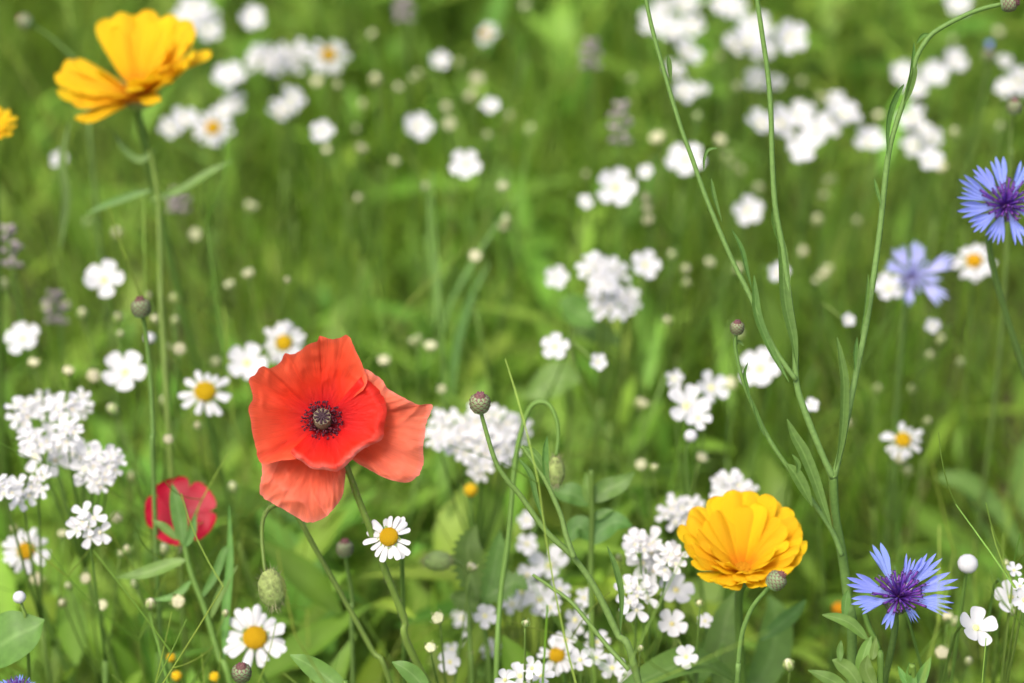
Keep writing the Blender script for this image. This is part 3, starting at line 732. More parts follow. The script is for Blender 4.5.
def buds():
    left = list(B_); n = 0
    spots = []
    while left:
        a = left.pop(0)
        near = sorted(left, key=lambda q: (q[0] - a[0]) ** 2 + (q[1] - a[1]) ** 2)[:4]
        near = [q for q in near if (q[0] - a[0]) ** 2 + (q[1] - a[1]) ** 2 < 62 ** 2][:4]
        for q in near: left.remove(q)
        spots.append([a] + near)
    for g_ in spots:
        cx = sum(p[0] for p in g_) / len(g_); cy = sum(p[1] for p in g_) / len(g_)
        # what stands nearest names the sprig
        marks = [((330, 430), "poppy"), ((130, 62), "upper marigold"), ((740, 540), "lower marigold"), ((900, 595), "sharp blue cornflower"), ((1000, 205), "right edge cornflower"), ((914, 277), "pale blurred cornflower"),
                 ((178, 510), "scarlet flax"), ((142, 306), "purple tipped bud"), ((621, 128), "mauve spike"), ((205, 392), "crisp left daisy"), ((329, 55), "top golden eyed daisy"), ((466, 165), "lone white flower above the poppy"),
                 ((688, 400), "white spray of the middle right"), ((605, 280), "middle white tuft"), ((800, 125), "wide white spray"), ((480, 403), "sharp round bud"), ((272, 588), "hairy poppy bud"), ((50, 440), "big left candytuft"),
                 ((26, 551), "rounded left daisy"), ((389, 537), "stem crossed daisy"), ((645, 565), "candytuft beside the marigold"), ((903, 440), "ragged daisy"), ((737, 330), "short cornflower bud"), ((700, 40), "top white sprays")]
        mk = min(marks, key=lambda m_: (m_[0][0] - cx) ** 2 + (m_[0][1] - cy) ** 2)
        dx, dy = cx - mk[0][0], cy - mk[0][1]
        rel = ("right of" if dx > 0 else "left of") if abs(dx) > abs(dy) * 1.3 else ("below" if dy > 0 else "above")
        num = {1: "single cream bud", 2: "sprig of two cream buds", 3: "sprig of three cream buds", 4: "sprig of four cream buds", 5: "sprig of five cream buds"}[len(g_)]
        lab = f"{num} {rel} the {mk[1]}"
        k = LAB.get(lab, 0); LAB[lab] = k + 1
        if k: lab += (", further off", ", furthest off", ", out beyond", ", by itself")[min(k - 1, 3)]
        zz = 0.362 + rng.uniform(-0.035, 0.035)
        hs = []
        for p in g_:
            h, dd = at_z(p[0], p[1], zz + rng.uniform(-0.012, 0.012)); hs.append((h, rng.uniform(5.2, 7.4) / F * dd))
        mean = sum((h for h, _ in hs), Vector()) / len(hs)
        base = Vector((mean.x + rng.uniform(-0.09, 0.09), mean.y + rng.uniform(-0.03, 0.06), 0))
        t = thing("bud_sprig", base, lab, "bud sprig", "sprigs of cream buds")
        mb = MB(); fk = mean - Vector((0, 0, 0.06)) - base
        if len(hs) == 1: fk = hs[0][0] - base - Vector((0, 0, 0.03))
        tube(mb, [Vector(), fk * 0.5 + jit(0.02), fk], 0.0011, 0.0008, n=10, k=5)
        for h, r in hs:
            hl = h - base
            tube(mb, [fk, fk.lerp(hl, 0.55) + Vector((0, 0, -0.004)), hl], 0.0006, 0.0004, n=7, k=5)
            ax = (hl - fk).normalized() + jit(0.5) + TC * 0.4
            H = Matrix.Translation(hl) @ turn(ax, rng.uniform(0, 6)) @ Matrix.Scale(r * rng.uniform(1.0, 1.6), 4)
            q = rng.choice((0, 0, 1, 1, 2)); o = put("bud", BUDS[q], t, H); put("calyx", BUDKS[q], o)
        put("stem", mb.mesh("stem", M_stem), t)
LAB = {}
buds()
def big_bud(px, py, r, label, z=0.40):
    h, dd = at_z(px, py, z); base, P = stem_to_ground(h, 0.03)
    t = thing("white_bud", base, label, "flower bud", "round white buds")
    H = Matrix.Translation(h - base) @ turn(facing(0.7, 0.1)) @ Matrix.Scale(r / F * dd * 1.4, 4)
    mb = MB(); blob(mb, (0, 0, 0.35), (0.68, 0.6), (0, 0, 1), nu=12, nv=8, bump=0.0)
    put("bud", mb.mesh("bud", M_white), t, H)
    put("calyx", BUDKS[2], t, H @ Matrix.Translation((0, 0, -0.28)) @ Matrix.Scale(0.9, 4))
    mb = MB(); tube(mb, [q - base for q in P], 0.001, 0.0007, n=12, k=5); put("stem", mb.mesh("stem", M_stem), t)
big_bud(967, 567, 11, "round white bud right of the sharp blue cornflower", 0.41)
big_bud(20, 599, 7, "round cream bud below the rounded left daisy")
big_bud(150, 340, 6, "round cream bud on the stalk side below the purple tipped bud")
big_bud(691, 438, 7, "round cream bud hanging under the white spray of the middle right")

# ------------------------------------------------------------------ marigolds
def marigold(px, py, d, r, axis, label, cfun, sfun, k1=19, gap=None, bx=0.0):
    """cfun(a, ring): how far a petal rises out of the flower's plane; sfun(a): its length. a = -90 degrees is the side nearest the lens"""
    head = at(px, py, d); R_ = r / F * d
    zz = Vector(axis).normalized(); xx = (RT - zz * RT.dot(zz)).normalized(); yy = zz.cross(xx)
    base, P = stem_to_ground(head, 0.02, zz); P = [q + Vector((bx * (1 - i / 3), 0, 0)) for i, q in enumerate(P)]; base = P[0]
    P[2] = head - zz * 0.016 - Vector((0, 0, 0.02)); P[3] = head - zz * 0.004
    t = thing("marigold", base, label, "marigold", "orange yellow marigolds")
    H = Matrix((xx, yy, zz)).transposed().to_4x4(); H.translation = head - base
    H = H @ Matrix.Scale(R_, 4)
    for ring, (k, s_) in enumerate(((k1, 1.0), (k1 - 3, 0.97), (k1 - 7, 0.84))):
        for i in range(k):
            a = i * 2 * math.pi / k + ring * 0.17 + rng.uniform(-0.06, 0.06)
            dg = (math.degrees(a) + 360) % 360
            if gap and gap(dg) and ring < 3: continue
            put("petal", MP[rng.randrange(4)], t, H @ Matrix.Rotation(a, 4, 'Z') @ Matrix.Rotation(-R(cfun(dg) + ring * 8 + rng.uniform(-4, 4)), 4, 'Y') @ Matrix.Scale(s_ * sfun(dg) * rng.uniform(0.95, 1.04), 4))
    put("disc", MC, t, H @ Matrix.Translation((0, 0, 0.05)))
    mb = MB()
    blob(mb, (0, 0, -0.03), (0.20, 0.12), (0, 0, 1), nu=12, nv=6)
    for i in range(16):
        a = i * 2 * math.pi / 16; dv = Vector((math.cos(a), math.sin(a), 0))
        ribbon(mb, [dv * 0.12 + Vector((0, 0, -0.10)), dv * 0.22 + Vector((0, 0, -0.02)), dv * 0.32 + Vector((0, 0, 0.10))], 0.07, dv - Vector((0, 0, 0.5)), n=6)
    put("calyx", mb.mesh("calyx", M_calyx), t, H)
    mb = MB(); tube(mb, [q - base for q in P], 0.0024, 0.0016, n=20, k=8, bump=0.05); put("stem", mb.mesh("stem", M_stem), t)
    return t, base, P
def near(dg): return 0.5 - 0.5 * math.sin(math.radians(dg))        # 1 on the side nearest the lens, 0 on the far side
mt1, b1, P1 = marigold(743, 573, 1.0, 76, UP * 0.77 + TC * 0.62 - RT * 0.03, "golden marigold in front of white candytuft, a grey bud over its lower edge",
                       lambda g_: 34.0, lambda g_: 0.86 + 0.24 * (1 - near(g_)), k1=23)
mt2, b2, P2 = marigold(139, 96, 1.14, 86, UP * 0.78 + TC * 0.62 - RT * 0.05, "blurred golden marigold at the top with a gap in its fan of petals",
                       lambda g_: 36 if not 150 < g_ < 228 else 12, lambda g_: 0.84 + 0.22 * (1 - near(g_)),
                       gap=lambda g_: 127 < g_ < 148 or 250 < g_ < 278, k1=22)
mt3, b3, P3 = marigold(-14, 134, 1.12, 34, UP * 0.7 + TC * 0.5, "orange marigold only just showing at the left edge", lambda g_: 22, lambda g_: 1.0, k1=15)
def leaf_on(root, base, P, frac, L, wid, az, rise=0.35, mat=None, name="leaf"):
    p = spline(P, 41)[int(frac * 40)] - base
    d = Vector((math.cos(az), math.sin(az), 0))
    mb = MB(); ribbon(mb, [p, p + d * L * 0.45 + Vector((0, 0, L * rise)), p + d * L + Vector((0, 0, L * rise * 0.9))], wid, Vector((0, 0, 1)), n=14, fold=0.2, wav=0.04)
    put(name, mb.mesh("leaf", mat or M_leaf), root)
for r_, b_, P_ in ((mt1, b1, P1), (mt2, b2, P2)):
    for fr, a_ in (((0.12, 0.5), (0.2, 2.2), (0.28, 4.0), (0.36, 5.5)) if r_ is mt2 else ((0.22, 0.3), (0.30, 2.9), (0.38, 4.6), (0.45, 1.2), (0.52, 5.6), (0.6, 3.5))):
        leaf_on(r_, b_, P_, fr, rng.uniform(0.06, 0.09), rng.uniform(0.014, 0.02), a_ + rng.uniform(-0.3, 0.3))
# orange specks low down: small marigold buds
def orange_bud(px, py, r, label, z=0.34):
    h, dd = at_z(px, py, z); base, P = stem_to_ground(h, 0.03)
    t = thing("orange_bud", base, label, "flower bud", "small orange flower heads")
    H = Matrix.Translation(h - base) @ turn(facing(0.5, 0.2)) @ Matrix.Scale(r / F * dd, 4)
    mb = MB(); blob(mb, (0, 0, 0.2), (0.8, 0.7), (0, 0, 1), nu=10, nv=7, bump=0.0); put("disc", mb.mesh("disc", M_yel if px != 838 else M_marc), t, H)
    put("calyx", BUDK, t, H)
    mb = MB(); tube(mb, [q - base for q in P], 0.001, 0.0008, n=12, k=5); put("stem", mb.mesh("stem", M_stem), t)
orange_bud(171, 658, 6, "tiny orange flower head left of the large thin petalled daisy")
orange_bud(177, 676, 7, "tiny orange flower head lowest left of the large daisy")
orange_bud(215, 677, 7, "tiny orange flower head just under the large daisy")
orange_bud(471, 491, 9, "yellow flower head below the broad candytuft by the bud stalk", 0.36)
orange_bud(838, 609, 9, "blurred orange flower head left of the sharp cornflower", 0.30)

# ------------------------------------------------------------------ cornflowers
def ray_floret(seed, lobes=5, L=1.0, spread=0.55):
    """a funnel shaped outer floret along +x: thin tube opening into pointed lobes"""
    rg = random.Random(seed); v, f, t = [], [], []
    ns, na = 13, lobes * 6 + 1
    tipl = [rg.uniform(0.86, 1.06) for _ in range(lobes)]
    for i in range(ns):
        s = i / (ns - 1)
        for j in range(na):
            a = j / (na - 1) * 2 - 1
            q = (a + 1) / 2 * lobes; li = min(int(q), lobes - 1); fr = q - li
            lobe = 1 - abs(fr - 0.5) * 2
            rho = (0.42 + 0.30 * lobe ** 0.7) * tipl[li] * (1 - 0.10 * a * a) * L
            if s < 0.35:
                x = 0.08 + 0.22 * s / 0.35; y = a * (0.02 + 0.05 * s); op = 0.0; ang = 0.0
            else:
                op = (s - 0.35) / 0.65; ang = a * spread
                x = 0.30 + math.cos(ang) * rho * op; y = a * 0.0375 + math.sin(ang) * rho * op
            z = 0.06 * op * op + 0.28 * (a * a) * op * (1 - 0.4 * op) * 0.4 + 0.018 * math.sin(q * 6.28) * op
            v.append((x, y, z)); t.append(min(1, x))
    for i in range(ns - 1):
        for j in range(na - 1):
            b = i * na + j; f.append((b, b + 1, b + na + 1, b + na))
    return v, f, t
def rf_mesh(seed, mat, **k):
    v, f, t = ray_floret(seed, **k); return mesh("ray_floret", v, f, mat, {"t": t, "rnd": [0.5] * len(v)})
RF = [rf_mesh(i, M_corn, lobes=3 + i % 3, spread=0.28 + 0.05 * (i % 3)) for i in range(6)]
RFP = [rf_mesh(i + 30, M_cornp, lobes=5, spread=0.36) for i in range(2)]
def scaly(mb, c, ax, rad, h, rows=7, k=10, m=0, mt=1, tip=True):
    """a cornflower bud: overlapping fringed scales round an egg"""
    z = Vector(ax).normalized(); x = z.orthogonal().normalized(); y = z.cross(x); c = Vector(c)
    def pr(u): return rad * (0.42 + 0.58 * math.sin(math.pi * (0.18 + 0.70 * u))) * (1.0 if u < 0.75 else 1 - 0.6 * (u - 0.75) / 0.25)
    blob(mb, c + z * h * 0.5, (rad * 0.93, h * 0.52), z, m=m, nu=14, nv=10)
    for i in range(rows):
        u0 = i / rows * 0.86; u1 = min(1.02, u0 + 0.26)
        for j in range(k):
            an = (j + 0.5 * (i % 2)) * 2 * math.pi / k; hw = math.pi / k * 0.95
            v, f, t = [], [], []
            for a_ in range(5):
                q = a_ / 4; u = u0 + (u1 - u0) * q; r = pr(u) * (1.04 + 0.10 * q)
                wv = hw * (1 - q ** 2.2) + 0.02
                for s in (-1, 0, 1):
                    aa = an + s * wv; v.append(c + z * (h * u) + (x * math.cos(aa) + y * math.sin(aa)) * (r + (0.04 * rad if s == 0 else 0))); t.append(q if s == 0 else min(1, q + 0.22))
            for a_ in range(4):
                for s in range(2):
                    b = a_ * 3 + s; f.append((b, b + 1, b + 4, b + 3))
            mb.add(v, f, t, 0.5, m)
    if tip:
        rg = random.Random(2)
        for i in range(14):
            an = i * 2.4; rr = rad * 0.38 * math.sqrt(i / 14)
            d = x * math.cos(an) + y * math.sin(an)
            tube(mb, [c + z * h * 0.9 + d * rr, c + z * h * (1.02 + 0.08 * rg.random()) + d * rr * 1.25], rad * 0.10, rad * 0.05, n=3, k=5, m=mt)
GC = "blue cornflowers"
def cornflower(px, py, d, r, axis, label, rays, pale=False, stem=True, nd=46, bx=0.0, cupup=0.15):
    head = at(px, py, d); R_ = r / F * d; nv_ = Vector(axis).normalized()
    # frame: x to the picture's right as far as the tilt allows
    zz = nv_; xx = (RT - zz * RT.dot(zz)).normalized(); yy = zz.cross(xx)
    base = Vector((head.x + bx, head.y + 0.015, 0))
    t = thing("cornflower", base, label, "cornflower", GC)
    H = Matrix((xx, yy, zz)).transposed().to_4x4(); H.translation = head - base
    H = H @ Matrix.Scale(R_, 4)
    for i, (ang, L, tl) in enumerate(rays):
        put("ray_floret", (RFP if pale else RF)[i % (2 if pale else 6)], t, H @ Matrix.Rotation(R(ang), 4, 'Z') @ Matrix.Rotation(-R(tl), 4, 'Y') @ Matrix.Rotation(rng.uniform(-0.3, 0.3), 4, 'X') @ Matrix.Scale(L, 4))
    mb = MB(); rg = random.Random(int(px))
    for i in range(nd):
        a = i * 2.39996; q = math.sqrt((i + 0.5) / nd)
        tl = q * 1.05 + rg.uniform(-0.12, 0.12); L = rg.uniform(0.27, 0.45)
        dv = Vector((math.cos(a) * math.sin(tl), math.sin(a) * math.sin(tl), math.cos(tl)))
        p0 = Vector((math.cos(a), math.sin(a), 0)) * 0.1 * q
        p1 = p0 + dv * L * 0.6; p2 = p0 + dv * L + Vector((math.cos(a), math.sin(a), 0.3)) * 0.05
        tube(mb, [p0, p1, p2], 0.016, 0.024, n=7, k=5, rnd=rg.random())
        if i % 2 == 0:
            for e in range(3):
                an = rg.uniform(0, 6.28); side = Vector((math.cos(an), math.sin(an), rg.uniform(0.1, 0.7)))
                tube(mb, [p1.lerp(p2, 0.5), p2 + side * 0.07], 0.011, 0.006, n=3, k=4, rnd=rg.random() * 0.5)
    put("disc_florets" if False else "floret_heart", mb.mesh("floret_heart", M_cornp if pale else M_cornd), t, H)
    mb = MB(); scaly(mb, (0, 0, -0.46), (0, 0, 1), 0.20, 0.46, tip=False)
    put("involucre", mb.mesh("involucre", [M_scale, M_budtip]), t, H)
    p0 = (H @ Vector((0, 0, -0.46)))
    mb = MB(); tube(mb, [Vector(), p0 * 0.55 + Vector((0.004, 0, 0)), p0 - Vector((0, 0, 0.03)) - nv_ * 0.003, p0 + nv_ * 0.002], 0.0016, 0.0013, n=24, k=8, bump=0.08)
    put("stem", mb.mesh("stem", M_cstem), t)
    return t, base
ctop = UP * 0.52 + TC * 0.85
cornflower(899, 596, 0.95, 56, ctop, "sharp blue cornflower with violet heart near the bottom right corner",
           [(118, 1.0, 14), (170, 0.98, 12), (200, 0.86, 2), (246, 0.66, -20), (300, 0.6, -16), (341, 0.94, 4), (10, 1.06, 14), (42, 1.0, 14), (64, 0.78, 20)], bx=-0.035)
cornflower(1006, 205, 1.0, 52, UP * 0.35 + TC * 0.9 + RT * -0.1, "blue cornflower with dark heart cut by the right edge",
           [(100, 0.95, 10), (130, 0.92, 14), (160, 1.0, 12), (190, 1.0, 8), (218, 0.92, 2), (248, 0.8, -8), (285, 0.9, 0), (330, 0.95, 8), (10, 1.0, 10), (60, 0.95, 14)], bx=0.16)
cornflower(912, 277, 1.14, 44, UP * 0.3 + TC * 0.9, "pale blurred cornflower behind a white flower on the right",
           [(118, 0.8, 10), (80, 0.85, 12), (160, 0.7, 8), (255, 0.75, 0), (318, 1.0, 4), (18, 1.1, 10), (345, 0.7, 6)], pale=True, nd=26)
cornflower(18, 694, 0.93, 34, UP * 0.6 + TC * 0.7, "blue cornflower just peeking over the bottom left edge",
           [(90, 0.6, 10), (120, 0.5, 10), (40, 0.6, 14), (150, 0.7, 10), (200, 0.7, 8), (260, 0.8, 0), (320, 0.7, 0), (0, 0.7, 10)])
def small_corn(px, py, r, label, z):
    h, dd = at_z(px, py, z); base, P = stem_to_ground(h, 0.02); q = r / F * dd
    t = thing("cornflower_bud", base, label, "flower bud")
    mb = MB(); scaly(mb, h - base - Vector((0, 0, q * 1.6)), (0, 0, 1), q * 0.8, q * 1.6); put("involucre", mb.mesh("involucre", [M_scale, M_budtip]), t)
    mb = MB()
    for i in range(9):
        a = i * 0.7; dv = Vector((math.cos(a) * 0.35, math.sin(a) * 0.35, 1)); p = h - base
        tube(mb, [p - Vector((0, 0, q * 0.3)), p + dv * q * 1.1], q * 0.2, q * 0.12, n=4, k=5)
    put("floret_heart", mb.mesh("floret_heart", M_corn), t)
    mb = MB(); P[-1] = P[-1] - Vector((0, 0, q * 1.5)); P[-2] = P[-1] - Vector((0, 0, 0.03)); tube(mb, [p - base for p in P], 0.0013, 0.001, n=14, k=6); put("stem", mb.mesh("stem", M_cstem), t)
small_corn(989, 49, 7, "small half open blue bud in the upper right", 0.42)

# ------------------------------------------------------------------ cornflower stalks and buds
def px_path(pts, d0, d1=None):
    d1 = d0 if d1 is None else d1; n = len(pts)
    return [at(p[0], p[1], p[2] if len(p) > 2 else d0 + (d1 - d0) * i / max(1, n - 1)) for i, p in enumerate(pts)]
def to_soil(P, drift=(0, 0)):
    a, b = P[-2], P[-1]; d = (b - a).normalized()
    m = b + d * 0.06 + Vector((0, 0, -0.08)); return P + [m, Vector((m.x + drift[0], m.y + drift[1], 0))]
def add_bud(root, base, p, ax, rpx, d, name="bud"):
    r = rpx / F * d
    mb = MB(); ax = Vector(ax).normalized()
    scaly(mb, p - base - ax * r * 0.2, ax, r, r * 2.1); return put(name, mb.mesh("bud", [M_scale, M_budtip]), root)
def px_leaf(root, base, pts, wpx, d, mat=None, fold=0.35):
    P = [q - base for q in px_path(pts, d)]
    mb = MB(); ribbon(mb, P, wpx / F * d, (TC + RT * 0.5 + jit(0.2)).normalized(), n=22, fold=fold, shape=0.9)
    put("leaf", mb.mesh("leaf", mat or M_cleaf), root)
# tall forked stalk at the right
main = px_path([(833, 474), (835, 514), (842, 554), (848, 600), (852, 650)], 0.955, 0.985)
main = to_soil(main, (0.01, 0.01)); base = Vector(main[-1])
ck = thing("cornflower_stalk", base, "tall forked cornflower stalk with narrow leaves and a bud bent over at its tip", "cornflower stalk", "leafy cornflower stalks with closed buds")
mb = MB()
def tb(P, r0, r1, n=40): tube(mb, [q - base for q in P], r0, r1, n=n, k=8, bump=0.07)
tb(main, 0.0018, 0.0021)
A_ = px_path([(640, -30), (646, 0), (653, 32), (665, 75), (680, 125), (692, 158), (705, 195), (720, 232), (733, 262), (750, 296), (767, 335), (780, 358), (796, 380)], 0.945, 0.95)
Bp = px_path([(752, -30), (757, 0), (763, 40), (768, 75), (771, 115), (772, 155), (775, 205), (782, 245), (789, 295), (795, 345), (796, 380), (804, 409), (822, 454), (833, 478)], 0.94, 0.955)
Cp = px_path([(1002, 4), (985, 8), (968, 14), (946, 25), (930, 36), (918, 54), (913, 70), (906, 95), (898, 118), (889, 151), (884, 190), (881, 220), (876, 260), (867, 320), (854, 384), (842, 444), (834, 478)], 0.945, 0.955)
Dp = px_path([(737, 332), (735, 346), (741, 374), (752, 404), (769, 439), (787, 466), (809, 496), (832, 531), (842, 556)], 0.945, 0.962)
tb(A_, 0.0008, 0.0011, 60); tb(Bp, 0.0009, 0.0014, 60); tb(Cp, 0.0009, 0.0013, 70); tb(Dp, 0.0007, 0.0011, 40)
put("stem", mb.mesh("stem", M_cstem), ck)
for pts, w_ in (([(837, 337), (841, 360), (844, 384), (843, 420), (840, 448), (835, 470)], 9), ([(857, 337), (855, 352), (855, 372)], 5), ([(868, 274), (867, 292), (865, 310), (860, 335)], 5),
                ([(754, 275), (755, 296), (758, 318), (772, 352), (789, 382)], 8), ([(776, 225), (782, 252), (785, 300), (793, 338), (797, 367)], 11), ([(773, 205), (774, 222), (782, 246), (786, 262)], 7),
                ([(732, 230), (741, 248), (746, 268), (752, 290)], 5), ([(787, 419), (794, 436), (803, 452), (814, 479), (824, 508), (832, 529)], 11), ([(787, 464), (795, 474), (804, 490), (812, 506)], 12),
                ([(797, 474), (798, 464), (792, 454)], 5), ([(748, 362), (744, 374), (747, 388), (750, 402)], 4), ([(752, 400), (758, 420), (764, 436)], 5),
                ([(914, 42), (913, 58), (910, 78), (904, 100)], 5), ([(904, 84), (895, 98), (888, 122), (887, 156)], 7), ([(913, 60), (914, 72), (909, 92), (903, 106)], 6), ([(874, 178), (877, 192), (881, 206)], 4),
                ([(718, 148), (708, 150), (704, 160), (704, 172)], 3), ([(711, 178), (714, 196), (722, 222)], 4), ([(668, 55), (669, 66), (671, 82)], 5), ([(930, 34), (922, 36), (916, 44)], 4), ([(744, 346), (738, 342), (734, 346)], 4)):
    px_leaf(ck, base, pts, w_ * 1.15, 0.948)
b_ = add_bud(ck, base, at(1003, 4, 0.945), RT * 0.9 + UP * 0.1 + TC * 0.3, 8, 0.945); b_["label"] = "bud at the bent over tip"
b_ = add_bud(ck, base, at(737, 332, 0.945), UP * 0.9 + TC * 0.45, 6.5, 0.945)
# bud stalk in the middle
main = px_path([(480, 408), (484, 424), (495, 460), (507, 480), (520, 495), (546, 531), (573, 557), (595, 588), (617, 633), (637, 677)], 0.95, 0.965)
mainS = to_soil(main, (0.02, 0.01)); base = Vector(mainS[-1])
ck = thing("cornflower_stalk", base, "curving cornflower stalk topped by one sharp round bud, beside the poppy", "cornflower stalk", "leafy cornflower stalks with closed buds")
mb = MB(); tb(mainS, 0.0008, 0.0017, 80)
tb(px_path([(522, 446), (532, 460), (545, 480), (560, 513), (566, 535), (574, 558)], 0.955, 0.955), 0.0008, 0.0012)
tb(px_path([(533, 575), (552, 588), (573, 604), (604, 642), (629, 670)], 0.985, 0.968), 0.0007, 0.0010)
put("stem", mb.mesh("stem", M_cstem), ck)
for pts, w_ in (([(547, 436), (545, 452), (546, 476), (552, 496)], 6), ([(518, 458), (530, 474), (536, 498), (546, 528)], 5), ([(607, 546), (616, 570), (621, 596), (620, 636)], 6), ([(523, 446), (534, 454), (544, 470), (548, 484)], 8)):
    px_leaf(ck, base, pts, w_ * 1.2, 0.955)
add_bud(ck, base, at(480, 409, 0.95), UP * 0.85 + TC * 0.5, 9.5, 0.95)
# other closed buds
def lone_bud(px, py, r, d, label, path, ax, low=0):
    P = to_soil(px_path([(px, py)] + path, d, d + 0.02)); base = Vector(P[-1])
    t = thing("cornflower_bud", base, label, "flower bud", "closed cornflower buds")
    mb = MB(); tube(mb, [q - base for q in P], 0.0008, 0.0012, n=40, k=7, bump=0.08); put("stem", mb.mesh("stem", M_cstem), t)
    add_bud(t, base, P[0], ax, r, d)
lone_bud(142, 314, 9, 1.02, "purple tipped closed bud on an upright stalk at the left", [(146, 335), (150, 375), (153, 430), (153, 470)], UP * 0.9 + TC * 0.3 - RT * 0.1)
lone_bud(242, 678, 9, 0.95, "closed reddish bud at the bottom edge under the large daisy", [(243, 690), (245, 720)], UP * 0.8 + TC * 0.5)
lone_bud(772, 585, 9, 0.93, "greyish bud in front of the lower marigold's edge", [(765, 592), (752, 608), (742, 634), (738, 668), (737, 690)], UP * 0.7 + RT * 0.6 + TC * 0.3)
lone_bud(345, 554, 8, 1.03, "pinkish blurred bud below the poppy beside its stem", [(348, 572), (352, 600), (352, 640)], UP * 0.9 + TC * 0.3)
lone_bud(1014, 112, 7, 1.1, "small reddish bud near the top of the right edge", [(1012, 125), (1010, 150), (1010, 180)], UP * 0.9 + TC * 0.3)
lone_bud(29, 24, 7, 1.2, "pale small bud on a leaning stalk left of the upper marigold", [(40, 30), (56, 42), (78, 66), (88, 110), (92, 160)], UP * 0.5 - RT * 0.8)

# ------------------------------------------------------------------ poppy buds on hooked stems
def poppy_bud(label, path, d0, d1, ctr, rad, ln, axis, hairy=True, mat=None):
    P = to_soil(px_path(path, d0, d1), (0.02, 0)); base = Vector(P[-1]); d = d0
    t = thing("poppy_bud", base, label, "poppy bud", "nodding poppy buds")
    mb = MB(); tube(mb, [q - base for q in P], 0.0008, 0.0013, n=60, k=7, bump=0.12)
    st = put("stem", mb.mesh("stem", M_stem), t); put("hair", hairs([q - base for q in P], 0.0012, 160, 0.002, 8), st)
    c = at(ctr[0], ctr[1], d) - base; q = d / F
    mb = MB(); blob(mb, c, (rad * q, ln * q), axis, nu=18, nv=14, prof=lambda u: 0.9 + 0.12 * math.sin(u * 3.14), bump=0.08)
    bo = put("bud", mb.mesh("bud", mat or M_hairbud), t)
    rg = random.Random(6); v, f = [], []
    z = Vector(axis).normalized(); x = z.orthogonal().normalized(); y = z.cross(x)
    for i in range(520):
        th = math.acos(rg.uniform(-1, 1)); an = rg.uniform(0, 6.283)
        nn = (x * math.cos(an) + y * math.sin(an)) * math.sin(th) + z * math.cos(th)
        p = c + (x * math.cos(an) + y * math.sin(an)) * math.sin(th) * rad * q + z * math.cos(th) * ln * q
        s = nn.cross(z + jit(0.3)).normalized() * 0.00009; b = len(v)
        v += [p - s, p + s, p + nn * rg.uniform(0.0016, 0.0034) + jit(0.0006)]; f.append((b, b + 1, b + 2))
    put("hair", mesh("hair", v, f, M_hair, {"t": [0.4] * len(v), "rnd": [0.5] * len(v)}), bo)
poppy_bud("hairy green poppy bud nodding from a hooked stem below the poppy", [(265, 572), (262, 540), (263, 520), (270, 508), (284, 504), (297, 516), (315, 548), (340, 592), (372, 650), (392, 690)], 0.97, 1.01, (272, 589), 14, 20, UP * 0.95 - RT * 0.15)
poppy_bud("olive poppy bud hanging blurred from the tall arching stem in the middle", [(556, 456), (558, 440), (557, 422), (550, 406), (540, 402), (530, 408), (522, 429), (515, 462), (508, 540), (500, 602), (496, 690)], 1.0, 1.01, (556, 472), 9, 15, UP)
poppy_bud("smooth green seed pod pointing sideways below the poppy", [(452, 562), (458, 562), (466, 572), (468, 600), (470, 650), (472, 690)], 1.04, 1.04, (438, 561), 10, 14, RT, mat=M_calyx)

# ------------------------------------------------------------------ scarlet flax with its leafy stalk
def flax():
    d = 1.06; head = at(181, 513, d); R_ = 36 / F * d
    base = Vector((head.x + 0.03, head.y + 0.02, 0))
    t = thing("scarlet_flax", base, "scarlet flower half hidden behind its green bud leaves at the left", "flower")
    H = Matrix.Translation(head - base) @ turn(UP * 0.35 + TC * 0.8 + RT * 0.1, 0.3) @ Matrix.Scale(R_, 4)
    for i in range(5): put("petal", FP[i % 3], t, H @ Matrix.Rotation(i * 1.2566 + 0.2, 4, 'Z'))
    mb = MB(); blob(mb, (0, 0, 0.1), (0.12, 0.16), (0, 0, 1)); put("flower_centre", mb.mesh("flower_centre", M_dark), t, H)
    mb = MB(); tube(mb, [Vector(), (head - base) * 0.5 + Vector((0.006, 0, 0)), head - base - TC * 0.003], 0.0012, 0.0008, n=20, k=6); put("stem", mb.mesh("stem", M_stem), t)
flax()
def leafy(name, label, path, d0, d1, leaves, r=0.0014, cat="leafy plant", grp="green leafy shoots among the flowers", mat=None, face=None):
    P = to_soil(px_path(path, d0, d1)); base = Vector(P[-1])
    t = thing(name, base, label, cat, grp)
    mb = MB(); tube(mb, [q - base for q in P], r * 0.8, r * 1.1, n=40, k=7); put("stem", mb.mesh("stem", M_stem), t)
    for lf in leaves:
        pts, wpx = lf[0], lf[1]; d = lf[2] if len(lf) > 2 else (d0 + d1) / 2; te = lf[3] if len(lf) > 3 else 0
        mb = MB(); ribbon(mb, [q - base for q in px_path(pts, d)], wpx / F * d, ((face or TC) + Vector((0, 0, 0.5)) + jit(0.25)).normalized(), n=26 if te else 18, fold=0.2, wav=0.05, shape=0.8, teeth=te)
        put("leaf", mb.mesh("leaf", mat or M_leaf), t)
leafy("leafy_shoot", "green shoot with a pointed leaf standing in front of the scarlet flower", [(178, 500), (182, 530), (190, 570), (205, 610), (220, 660), (232, 690)], 1.035, 1.03,
      [([(183, 545), (180, 520), (176, 500), (172, 484)], 16), ([(178, 540), (165, 528), (152, 520)], 9), ([(184, 548), (192, 532), (195, 512)], 9), ([(186, 560), (165, 566), (140, 574), (115, 578)], 14), ([(192, 580), (175, 596), (150, 600)], 8), ([(200, 600), (215, 575), (224, 552), (232, 545)], 9), ([(210, 620), (222, 590), (238, 565)], 8), ([(224, 660), (226, 610), (230, 560), (229, 505)], 9)])
